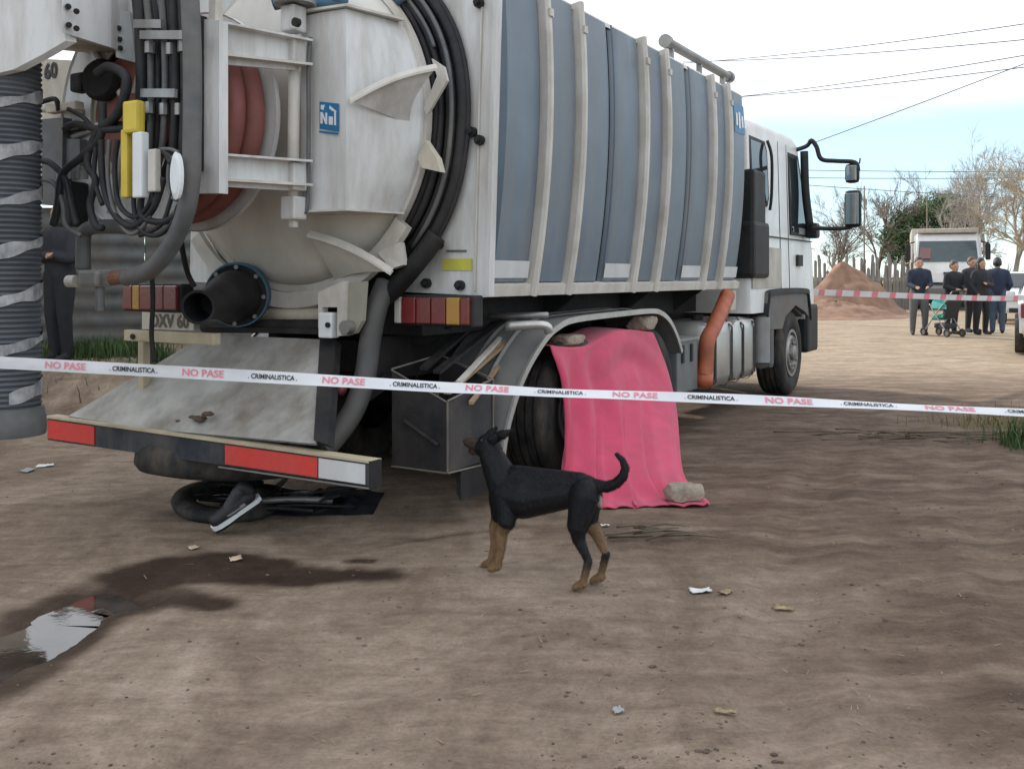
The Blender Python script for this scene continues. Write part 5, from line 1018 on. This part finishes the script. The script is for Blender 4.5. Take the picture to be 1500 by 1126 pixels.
DN = ((.24, .0, 1.13), (.22, -.06, .87)); FW = ((.23, -.08, 1.14), (.13, -.30, 1.08)); FD = ((.25, -.06, 1.13), (-.05, -.20, 1.16)); PK = ((.27, .04, 1.13), (.19, -.06, .95))
person(gpos(1346, 21.6), R(-12), 1.74, NV_, GR, (.03, .03, .03), (FW, FW), 'bystander in dark jacket and grey trousers with both forearms raised', 'short', gp, .02, .12)
person(gpos(1393, 21.9), R(14), 1.66, DK, DK, DK, (FW, FW), 'bystander in black leaning over the teal stroller with hair tied up', 'bun', gp, .10, hairc=(.05, .03, .02))
person(gpos(1424, 22.6), R(10), 1.76, (.03, .032, .04), DK, DK, (DN, DN), 'bystander with reddish brown hair standing behind the others', 'short', gp, hairc=(.09, .04, .025))
person(gpos(1437, 21.7), R(20), 1.72, (.020, .020, .026), (.013, .013, .016), DK, (PK, FD), 'long haired bystander all in black standing beside the stroller', 'long', gp, stance=.13)
person(gpos(1461, 22.2), R(155), 1.74, (.020, .030, .06), JN, DK, (PK, PK), 'bystander in navy jacket and blue jeans turned away beside the white car', 'short', gp, hairc=(.02, .02, .025))
w = W(88, 400, 10.5); person(Vector((w.x, w.y, tz(w.x, w.y))), R(-25), 1.72, (.022, .024, .032), (.015, .016, .022), DK, (FD, FD), 'person in dark clothes with folded arms on the bank behind the tanker', 'short')
# stroller
sp0 = gpos(1382, 21.1); st = tag(empty('stroller', sp0, R(200)), 'teal folding stroller with grey wheels in front of the bystanders', 'stroller')
teal = mat('teal_fabric', (.05, .30, .27), .8, var=.2, vscale=10, bump=.3); blackf = mat('stroller_black', (.02, .02, .024), .7)
rows = [[Vector((.23*math.cos(a)*(1-.1*j/6), -.12+.42*j/6-.05*math.sin(a), .62+.30*math.sin(a)*(.75+.25*math.sin(j/6*3.1)))) for a in [math.pi*i/14 for i in range(15)]] for j in range(7)]
MB().grid(rows).build('canopy', teal, st, smooth=True)
MB().box((0, .02, .44), (.38, .40, .10), Matrix.Rotation(R(12), 3, 'X'), .03).build('seat', teal, st)
MB().box((0, .24, .62), (.38, .09, .42), Matrix.Rotation(R(-18), 3, 'X'), .03).build('backrest', blackf, st)
MB().box((0, .05, .24), (.32, .34, .12), None, .03).build('basket', blackf, st)
for s in (-1, 1):
    MB().tube([(s*.22, -.34, .09), (s*.22, -.05, .45), (s*.22, .25, .75), (s*.20, .45, 1.0)], .014, 8, 4).build('frame', steel, st, smooth=True)
    MB().tube([(s*.22, .32, .09), (s*.22, -.02, .5), (s*.22, -.18, .72)], .014, 8, 4).build('frame', steel, st, smooth=True)
    for y in (-.36, .32):
        w_ = MB().lathe([(-.02, .055), (-.02, .085), (0, .092), (.02, .085), (.02, .055)], (s*.22, y, .092), (1, 0, 0), 20, closed=True).build('wheel', tyrem, st, smooth=True); MB().lathe([(-.012, 0), (-.012, .055), (.012, .055), (.012, 0)], (s*.22, y, .092), (1, 0, 0), 16).build('hub', hoseg, w_)
MB().tube([(-.2, .45, 1.0), (0, .5, 1.02), (.2, .45, 1.0)], .018, 8, 4).build('handle', blackf, st, smooth=True)

# ================================================================== background vehicles
def car(loc, rz, label, body_m, estate=False):
    r_ = tag(empty('parked_car', loc, rz), label, 'car'); hw = .84
    lo = [(-2.0, .32), (-2.08, .55), (-2.05, .78), (-1.85, .92), (-.95, 1.0), (1.75, 1.02), (2.0, .95), (2.06, .6), (2.0, .32)]
    bm = bmesh.new(); A_ = [bm.verts.new((-hw, y, z)) for y, z in lo]; B_ = [bm.verts.new((hw, y, z)) for y, z in lo]; bm.faces.new(A_); bm.faces.new(B_[::-1])
    for i in range(len(lo)): j = (i+1) % len(lo); bm.faces.new((A_[i], A_[j], B_[j], B_[i]))
    for v in bm.verts:
        if abs(v.co.y) > 1.8: v.co.x *= .93
    bmesh.ops.recalc_face_normals(bm, faces=bm.faces); bmesh.ops.bevel(bm, geom=bm.edges[:], offset=.07, segments=3, affect='EDGES'); o = MB().bm(bm).build('body', body_m, r_, smooth=True); o.data.set_sharp_from_angle(angle=R(40))
    up = [(-1.0, .98), (-.30, 1.42), (.2, 1.47), (1.3, 1.44), (1.9, 1.0)]; tops = .62
    bm = bmesh.new(); A_ = [bm.verts.new((-(hw-.06 if z < 1.1 else tops), y, z)) for y, z in up]; B_ = [bm.verts.new(((hw-.06 if z < 1.1 else tops), y, z)) for y, z in up]; bm.faces.new(A_); bm.faces.new(B_[::-1])
    for i in range(len(up)): j = (i+1) % len(up); bm.faces.new((A_[i], A_[j], B_[j], B_[i]))
    bmesh.ops.recalc_face_normals(bm, faces=bm.faces); bmesh.ops.bevel(bm, geom=bm.edges[:], offset=.05, segments=3, affect='EDGES'); MB().bm(bm).build('cabin', body_m, r_, smooth=True).data.set_sharp_from_angle(angle=R(40))
    def gq(pts, nm, mm=glass): MB().prism(pts, (0, 0, .012)).build(nm, mm, r_)
    n1 = Vector((0, -.44, .70)).normalized()*.014
    MB().prism([Vector((-.70, -.96, 1.03))+n1, Vector((.70, -.96, 1.03))+n1, Vector((.57, -.36, 1.40))+n1, Vector((-.57, -.36, 1.40))+n1], n1*.5).build('windscreen', glass, r_)
    n2 = Vector((0, .44, .60)).normalized()*.014
    MB().prism([Vector((-.68, 1.84, 1.05))+n2, Vector((.68, 1.84, 1.05))+n2, Vector((.56, 1.36, 1.39))+n2, Vector((-.56, 1.36, 1.39))+n2], n2*.5).build('rear_window', glass, r_)
    for s in (-1, 1):
        MB().prism([Vector((s*.785, -.80, 1.04)), Vector((s*.785, 1.65, 1.05)), Vector((s*.655, 1.22, 1.38)), Vector((s*.655, -.28, 1.38))], (s*.012, 0, .005)).build('side_window', glass, r_)
        MB().box((s*.58, -2.06, .72), (.34, .08, .16), None, .03).build('headlight', alu, r_)
        MB().box((s*.66, 2.03, .78), (.20, .08, .26), None, .03).build('tail_light', lampred, r_)
        MB().box((s*.92, -.62, 1.02), (.16, .09, .12), None, .03).build('mirror', body_m, r_)
        for y in (-1.32, 1.28):
            w_ = MB().lathe([(-.20, .18), (-.20, .29), (-.17, .31), (-.03, .31), (0, .29), (0, .18)], (s*(hw+.01), y, .31), (s, 0, 0), 28, closed=True).build('wheel', tyrem, r_, angle=40); MB().lathe([(-.03, 0), (-.01, .1), (-.02, .2)], (s*(hw+.01), y, .31), (s, 0, 0), 20).build('rim', steel, w_)
    MB().box((0, -2.08, .66), (.75, .06, .12), None, .02).build('grille', plastic, r_); MB().box((0, -2.07, .40), (1.3, .06, .12), None, .02).build('air_dam', plastic, r_)
    MB().box((0, -2.115, .52), (.42, .02, .11)).build('licence_plate', inkm, r_); MB().box((0, 2.08, .62), (.42, .02, .11)).build('licence_plate', inkm, r_)
    return r_
cw = mat('car_white', (.68, .69, .70), .25, var=.02, bump=0, coat=.4)
v = W(1503, 400, 27.5); car(Vector((v.x, v.y, tz(v.x, v.y))), R(-22), 'white hatchback facing the lot behind the bystanders', cw)
v = W(1485, 400, 16.2); car(Vector((v.x+1.75, v.y+1.45, tz(v.x+1.75, v.y+1.45))), R(152), 'white car seen from behind at the end of the far tape', cw)
# parked lorry facing the lot
v = W(1388, 400, 36); lr = tag(empty('parked_lorry', Vector((v.x, v.y, tz(v.x, v.y))), R(-22)), 'white cab-over lorry parked in front of the scrub', 'truck')
bm = bmesh.new(); pr = [(-.2, .7), (-.28, 1.3), (-.18, 1.75), (.22, 2.75), (.35, 2.95), (1.9, 2.95), (1.9, .7)]
A_ = [bm.verts.new((-1.2, y, z)) for y, z in pr]; B_ = [bm.verts.new((1.2, y, z)) for y, z in pr]; bm.faces.new(A_); bm.faces.new(B_[::-1])
for i in range(len(pr)): j = (i+1) % len(pr); bm.faces.new((A_[i], A_[j], B_[j], B_[i]))
for q_ in bm.verts:
    if q_.co.z > 2: q_.co.x *= .94
bmesh.ops.recalc_face_normals(bm, faces=bm.faces); bmesh.ops.bevel(bm, geom=bm.edges[:], offset=.08, segments=3, affect='EDGES'); MB().bm(bm).build('cab', cabm, lr, smooth=True).data.set_sharp_from_angle(angle=R(35))
MB().prism([(-1.04, -.165, 1.83), (1.04, -.165, 1.83), (.98, .145, 2.62), (-.98, .145, 2.62)], (0, -.02, .008)).build('windscreen', mat('lorry_glass', (.06, .085, .095), .1, bump=0), lr)
MB().prism([(-1.0, -.155, 1.95), (-.6, -.155, 1.95), (-.58, .09, 2.42), (-.95, .09, 2.42)], (0, -.04, .0)).build('windscreen_sticker', mat('sticker_red', (.20, .10, .10), .6), lr)
MB().box((0, -.29, 1.22), (1.5, .06, .45), None, .03).build('grille', cabm, lr); MB().box((0, -.33, 1.38), (.32, .04, .12), None, .02).build('badge', plastic, lr)
MB().box((0, -.36, .62), (2.45, .3, .42), None, .06).build('bumper', hoseg, lr); MB().box((0, -.35, 1.0), (1.7, .06, .1)).build('grille_slot', plastic, lr)
for s in (-1, 1):
    MB().box((s*.92, -.53, .68), (.34, .06, .18), None, .03).build('headlight', alu, lr); MB().box((s*1.38, .0, 2.2), (.18, .12, .62), None, .05).build('mirror', plastic, lr); MB().tube([(s*1.15, .1, 2.6), (s*1.4, .0, 2.52)], .025, 8, 0).build('mirror_arm', plastic, lr)
    for y in (.85, 5.2):
        w_ = MB().lathe([(-.26, .28), (-.26, .45), (-.22, .48), (-.04, .48), (0, .45), (0, .28)], (s*1.2, y, .48), (s, 0, 0), 28, closed=True).build('wheel', tyrem, lr, angle=40); MB().lathe([(-.08, 0), (-.02, .15), (-.03, .3)], (s*1.2, y, .48), (s, 0, 0), 20).build('rim', steel, w_)
MB().box((0, 4.6, 2.05), (2.45, 5.0, 2.3), None, .03).build('cargo_box', mat('cargo_beige', (.5, .46, .40), .6, dirt=DIRT, dirt_amt=.3), lr); MB().box((0, 4.0, .75), (.9, 6.5, .25)).build('chassis', dark, lr)
MB().box((0, .3, 3.02), (2.1, .3, .16), None, .03).build('sun_visor', mat('visor_tan', (.42, .38, .33), .6), lr)

# ================================================================== scrub, trees, mound, fence
def heap(px, py, D, w_, h_, label, m_):
    v = W(px, py, D); c = Vector((v.x, v.y, tz(v.x, v.y))); rows = []
    for i in range(21):
        rows.append([])
        for j in range(48):
            a = 2*math.pi*j/48; r_ = i/20; rad = r_*(1+.18*noise.noise(Vector((math.cos(a), math.sin(a), 2)))); h = h_*(.5+.5*math.cos(math.pi*min(1, r_**1.05)))*(1+.30*fbm(math.cos(a)*r_, math.sin(a)*r_, 2, 4, 13)) if i < 20 else -.05
            rows[-1].append(c+Vector((w_*rad*math.cos(a), w_*.8*rad*math.sin(a), h+(.06*fbm(a, r_*4, 3, 3, 8) if i < 20 else 0))))
    for r_ in rows: r_.append(r_[0])
    tag(MB().grid(rows).build('dirt_mound', m_, smooth=True), label, 'mound')
earth = mat('mound_earth', (.23, .135, .09), .95, var=.25, vscale=3, bump=.8, bscale=8)
heap(1243, 440, 33, 2.3, 1.65, 'reddish heap of tipped earth beside the slat fence', earth); heap(1225, 440, 30.5, 2.6, .5, 'low spread of earth at the foot of the tall heap', earth)
# rough slat fence
fe = tag(empty('slat_fence', (0, 0, 0)), 'rough fence of uneven grey upright slats behind the earth heap', 'fence'); greyw = mat('weathered_wood', (.22, .20, .18), .9, var=.35, vscale=3, bump=.4, bscale=20)
rf = random.Random(5); px = 1195; first = {}
while px < 1346:
    v = W(px, 400, 38-(px-1195)*.01); h = rf.uniform(1.5, 2.2); gz = tz(v.x, v.y)
    o = MB().prism([(-.06, 0, -.05), (.06, 0, -.05), (.055, 0, h-.06), (0, 0, h), (-.055, 0, h-.04)], (0, .03, 0)).build('slat', greyw, fe); o.location = (v.x, v.y, gz); o.rotation_euler = (0, rf.gauss(0, .05), rf.gauss(0, .1)); px += rf.uniform(3.6, 5.2)
for zf in (.5, 1.2):
    a, b_ = W(1195, 400, 38.06), W(1346, 400, 36.6); MB().tube([(a.x, a.y, tz(a.x, a.y)+zf), (b_.x, b_.y, tz(b_.x, b_.y)+zf)], .035, 6, 0).build('rail', greyw, fe)
def bare_tree(px, D, h, seed, label, m_, spread=.55, depth=6, r0=None, twig=.006):
    r_ = random.Random(seed); v = W(px, 400, D); base = Vector((v.x, v.y, tz(v.x, v.y)-.1)); tr_ = tag(empty('bare_tree', base), label, 'tree', 'leafless trees along the back of the lot')
    r0 = r0 or h*.016; trunk = MB(); crown = MB()
    def grow(p, d, ln, rad, lev):
        pts = [p]; n_ = 4 if lev < 2 else 3; q_ = p.copy(); dd_ = d.copy()
        for k in range(n_): dd_ = (dd_+Vector((r_.gauss(0, .13), r_.gauss(0, .13), r_.gauss(.03, .08)))).normalized(); q_ = q_+dd_*ln/n_; pts.append(q_.copy())
        (trunk if lev < 2 else crown).tube(pts, rad, 7 if lev < 2 else 3 if lev > 2 else 5, 0, cap=False, radii=[rad, max(rad*.62, twig*.6)])
        if lev >= depth: return
        for k in range(r_.randint(3, 4) if lev else 5):
            f_ = r_.uniform(.35, 1.0); i = min(int(f_*n_), n_-1); s_ = pts[i].lerp(pts[i+1], f_*n_-i); ax_ = dd_.orthogonal().normalized(); ax_.rotate(Matrix.Rotation(r_.uniform(0, 6.28), 3, dd_)); nd = (dd_+ax_*r_.uniform(spread*.6, spread*1.5)).normalized()
            grow(s_, nd, ln*r_.uniform(.5, .8), max(rad*.55, twig), lev+1)
    grow(Vector((0, 0, 0)), Vector((r_.gauss(0, .06), 0, 1)).normalized(), h*.42, r0, 0)
    trunk.build('trunk', m_, tr_, smooth=True, fix=False); crown.build('crown', m_, tr_, smooth=True, fix=False)
bk1 = mat('bark_pale', (.33, .29, .26), .9, var=.2); bk2 = mat('bark_brown', (.19, .15, .12), .9, var=.2); bk3 = mat('bark_ochre', (.34, .27, .17), .9, var=.2)
bare_tree(1215, 41, 5.0, 1, 'small leafless tree glimpsed past the cab mirror', bk2)
bare_tree(1280, 46, 6.6, 2, 'thin upright leafless tree left of the green tree', bk2, .35)
bare_tree(1345, 51, 6.8, 3, 'leafless tree rising behind the green tree crown', bk2, .5)
bare_tree(1425, 49, 7.6, 4, 'tall grey leafless tree right of the green tree', bk1, .5)
bare_tree(1448, 40, 6.6, 5, 'pale leaning leafless tree behind the lorry', bk1, .6)
bare_tree(1490, 36, 7.2, 6, 'large pale twiggy tree above the white hatchback', bk1, .6, 6)
bare_tree(1530, 34, 6.4, 7, 'ochre twiggy tree at the edge of the lot', bk3, .7, 6)
bare_tree(1318, 52, 5.0, 8, 'short leafless sapling between the slat fence and lorry', bk2, .6)
# green tree
def leafy(px, D, clumps, label, m_, nleaf=9000, seed=3):
    r_ = random.Random(seed); v = W(px, 400, D); base = Vector((v.x, v.y, tz(v.x, v.y))); tr_ = tag(empty('green_tree', base), label, 'tree'); mb = MB(); tot = sum(c[3]**2 for c in clumps); tk = MB(); tk.tube([(0, 0, -.1), (.05, 0, 1.0), (0, .05, 2.0)], .14, 8, 4, radii=[.17, .12, .08])
    for (x, y, z, rad) in clumps:
        tk.tube([(0, .03, 1.5), (x*.6, y*.6, 1.5+(z-1.5)*.6), (x, y, z)], .04, 5, 3, radii=[.07, .02])
        for k in range(int(nleaf*rad**2/tot)):
            d = Vector((r_.gauss(0, 1), r_.gauss(0, 1), r_.gauss(0, 1))).normalized(); rr_ = rad*(r_.random()**.4)*(1+.25*noise.noise(d*2.2+Vector((x*3, y, z)))); p = Vector((x, y, z))+Vector((d.x*rr_, d.y*rr_, d.z*rr_*.85)); s_ = r_.uniform(.03, .065)
            n_ = (d+Vector((r_.gauss(0, .6), r_.gauss(0, .6), r_.gauss(0, .6)))).normalized(); u = n_.orthogonal().normalized(); u.rotate(Matrix.Rotation(r_.uniform(0, 6.28), 3, n_)); w_ = n_.cross(u); mb.add([p-u*s_*1.4, p+w_*s_*.6, p+u*s_*1.4, p-w_*s_*.6], [(0, 1, 2, 3)])
    tk.build('trunk', bk2, tr_, smooth=True); mb.build('crown', m_, tr_, fix=False)
leafm = mat('leaf_green', (.055, .10, .028), .7, var=.45, vscale=1.6)
leafy(1362, 44.5, [(-1.75, 0, 3.1, .8), (-.9, .2, 3.8, .95), (.1, -.2, 4.3, 1.05), (1.0, .1, 4.4, 1.0), (1.65, 0, 3.6, .9), (.3, 0, 3.0, 1.0), (-.6, .1, 2.6, .95), (.9, 0, 2.5, .8), (-1.7, 0, 2.3, .6)], 'dense round dark green tree behind the lorry', leafm, 19000)
# scrub along the horizon
mb = MB(); rs = random.Random(21)
for k in range(15000):
    a = rs.uniform(-75, 75); D = rs.uniform(44, 62); x, y = D*math.tan(R(a)) if abs(a) < 60 else D*math.copysign(1.73, a), D
    hh = (1.5+1.1*noise.noise(Vector((x*.13, y*.1, 1))))*rs.uniform(.4, 1.15); p = Vector((x, y, tz(x, y)-.1))
    d = Vector((rs.gauss(0, .35), rs.gauss(0, .35), 1)).normalized(); s_ = Vector((rs.uniform(.03, .11), rs.uniform(-.03, .03), 0)); m1 = p+d*hh*.6+Vector((rs.gauss(0, .15), 0, 0))
    mb.add([p-s_*.5, p+s_*.5, m1+s_*.6, m1-s_*.6, p+d*hh+Vector((rs.gauss(0, .3), 0, 0))], [(0, 1, 2, 3), (3, 2, 4)])
tag(mb.build('scrub', mat('scrub_brown', (.20, .165, .115), .9, var=.5, vscale=.5), fix=False), 'belt of dry grey brown scrub along the back of the lot', 'scrub', kind='stuff')
mb = MB()
for k in range(5000):
    px = rs.uniform(1195, 1620); D = rs.uniform(38.6, 43); v = W(px, 400, D); hh = rs.uniform(.5, 2.3)*(.7+.5*noise.noise(Vector((px*.03, 0, 0)))); p = Vector((v.x, v.y, tz(v.x, v.y)-.05)); d = Vector((rs.gauss(0, .3), rs.gauss(0, .3), 1)).normalized(); s_ = Vector((rs.uniform(.015, .05), 0, 0))
    mb.add([p-s_, p+s_, p+d*hh], [(0, 1, 2)])
tag(mb.build('tall_weeds', mat('weeds_olive', (.17, .155, .08), .9, var=.5, vscale=.7), fix=False), 'tall olive brown weeds behind the slat fence and lorry', 'weeds', kind='stuff')
# poles and wires
polem = mat('pole_wood', (.16, .13, .10), .9, var=.2); wirem = mat('wire_black', (.05, .055, .06), .6)
def pole(px, D, h, label, r_=.10, arm=True):
    v = W(px, 400, D); b_ = Vector((v.x, v.y, tz(v.x, v.y)-.3)); e = tag(empty('utility_pole', b_), label, 'pole'); MB().tube([(0, 0, 0), (0, 0, h+.3)], r_, 10, 3, radii=[r_*1.2, r_*.8]).build('shaft', polem, e, smooth=True)
    if arm: MB().box((0, 0, h), (1.3, .09, .1)).build('cross_arm', polem, e)
    return e
pole(1000, 30, 7.6, 'utility pole standing behind the tanker'); pole(1640, 18, 6.8, 'utility pole beyond the edge of the lot carrying the wires'); pole(1266, 37, 4.8, 'thin bare post standing behind the slat fence', .03, False); pole(1358, 40, 4.6, 'slim post sticking up in front of the green tree', .035, False)
def wire(a, b_, sag, label, r_=.011):
    pts = [a.lerp(b_, i/16)-Vector((0, 0, sag*4*(i/16)*(1-i/16))) for i in range(17)]; tag(MB().tube(pts, r_, 5, 0).build('overhead_wire', wirem, smooth=True), label, 'wire', 'overhead wires')
for (ya, yb, lab) in ((93, 14, 'topmost overhead wire running from the pole behind the tanker'), (91, 44, 'second overhead wire just below the topmost'), (150, 57, 'third overhead wire of the upper set'), (147, 80, 'fourth overhead wire of the upper set')): wire(W(1000, ya, 30), W(1640, yb, 18), .12, lab)
wire(W(1000, 278, 30), W(1640, 40, 18), .05, 'steep single wire dropping toward the cab roof')
pole(1690, 46, 7.2, 'far utility pole past the twiggy trees'); pole(1060, 46, 7.0, 'far utility pole hidden behind the tank')
for (ya, yb, lab) in ((247, 250, 'upper of two far level wires above the trees'), (259, 258, 'lower of two far level wires above the trees'), (262, 300, 'far sagging wire crossing the leafless trees')): wire(W(1060, ya, 46), W(1690, yb, 46), .1, lab, .016)
# siding fence on the bank
sf = tag(empty('siding_fence', (0, 0, 0)), 'stepped screen of horizontal corrugated sheets on the bank behind the tanker, partly raised to add shade', 'fence'); shm = mat('sheet_grey', (.10, .105, .105), .6, metal=.3, var=.2, dirt=DIRT, dirt_amt=.5)
for k in range(5):
    x0 = -7.3+k*1.15; rows = []
    hh_ = 2.0 if k < 2 else 4.95  # tall sheets get extra height to block sun from under the tanker
    for i in range(int(hh_/.055)):
        z = .45+i*.055; rows.append([Vector((x0, 12.6+k*.15+.018*math.sin(i*1.57), z)), Vector((x0+1.14, 12.75+k*.15+.018*math.sin(i*1.57), z))])
    MB().grid(rows).build('sheet', shm, sf, smooth=True)
    MB().box((x0, 12.72+k*.15, .35+hh_/2), (.08, .08, hh_+.2)).build('post', polem, sf)
# unseen two-storey building, added so that its shade covers the foreground
hs = tag(empty('shade_house', (-12.6, 12.0, 0)), 'plain rendered two storey building added out of view to shade the lot', 'shade_house'); wallm = mat('render_wall', (.40, .36, .30), .9, var=.1, vscale=2, bump=.2, bscale=20, dirt=DIRT, dirt_amt=.4)
MB().box((0, 0, 3.5), (8.6, 8.4, 7.4)).build('wall', wallm, hs)
MB().prism([(-4.6, -4.5, 7.2), (4.6, -4.5, 7.2), (4.6, 0, 8.5), (-4.6, 0, 8.5)], (0, 0, .12)).build('roof', mat('roof_sheet', (.22, .21, .20), .6, metal=.3), hs); MB().prism([(-4.6, 4.5, 7.2), (4.6, 4.5, 7.2), (4.6, .003, 8.5), (-4.6, .003, 8.5)], (0, 0, .12)).build('roof', MATS['roof_sheet'], hs)
for z in (1.6, 4.8):
    for y in (-1.8, 1.6):
        f_ = MB().box((4.31, y, z), (.08, 1.3, 1.3)).build('window', logow, hs); MB().box((4.36, y, z), (.03, 1.14, 1.14)).build('pane', glass, f_)
d_ = MB().box((1.5, -4.23, 1.0), (1.0, .08, 2.1)).build('door', wood, hs); MB().box((1.9, -4.29, 1.0), (.04, .05, .16)).build('handle', steel, d_)
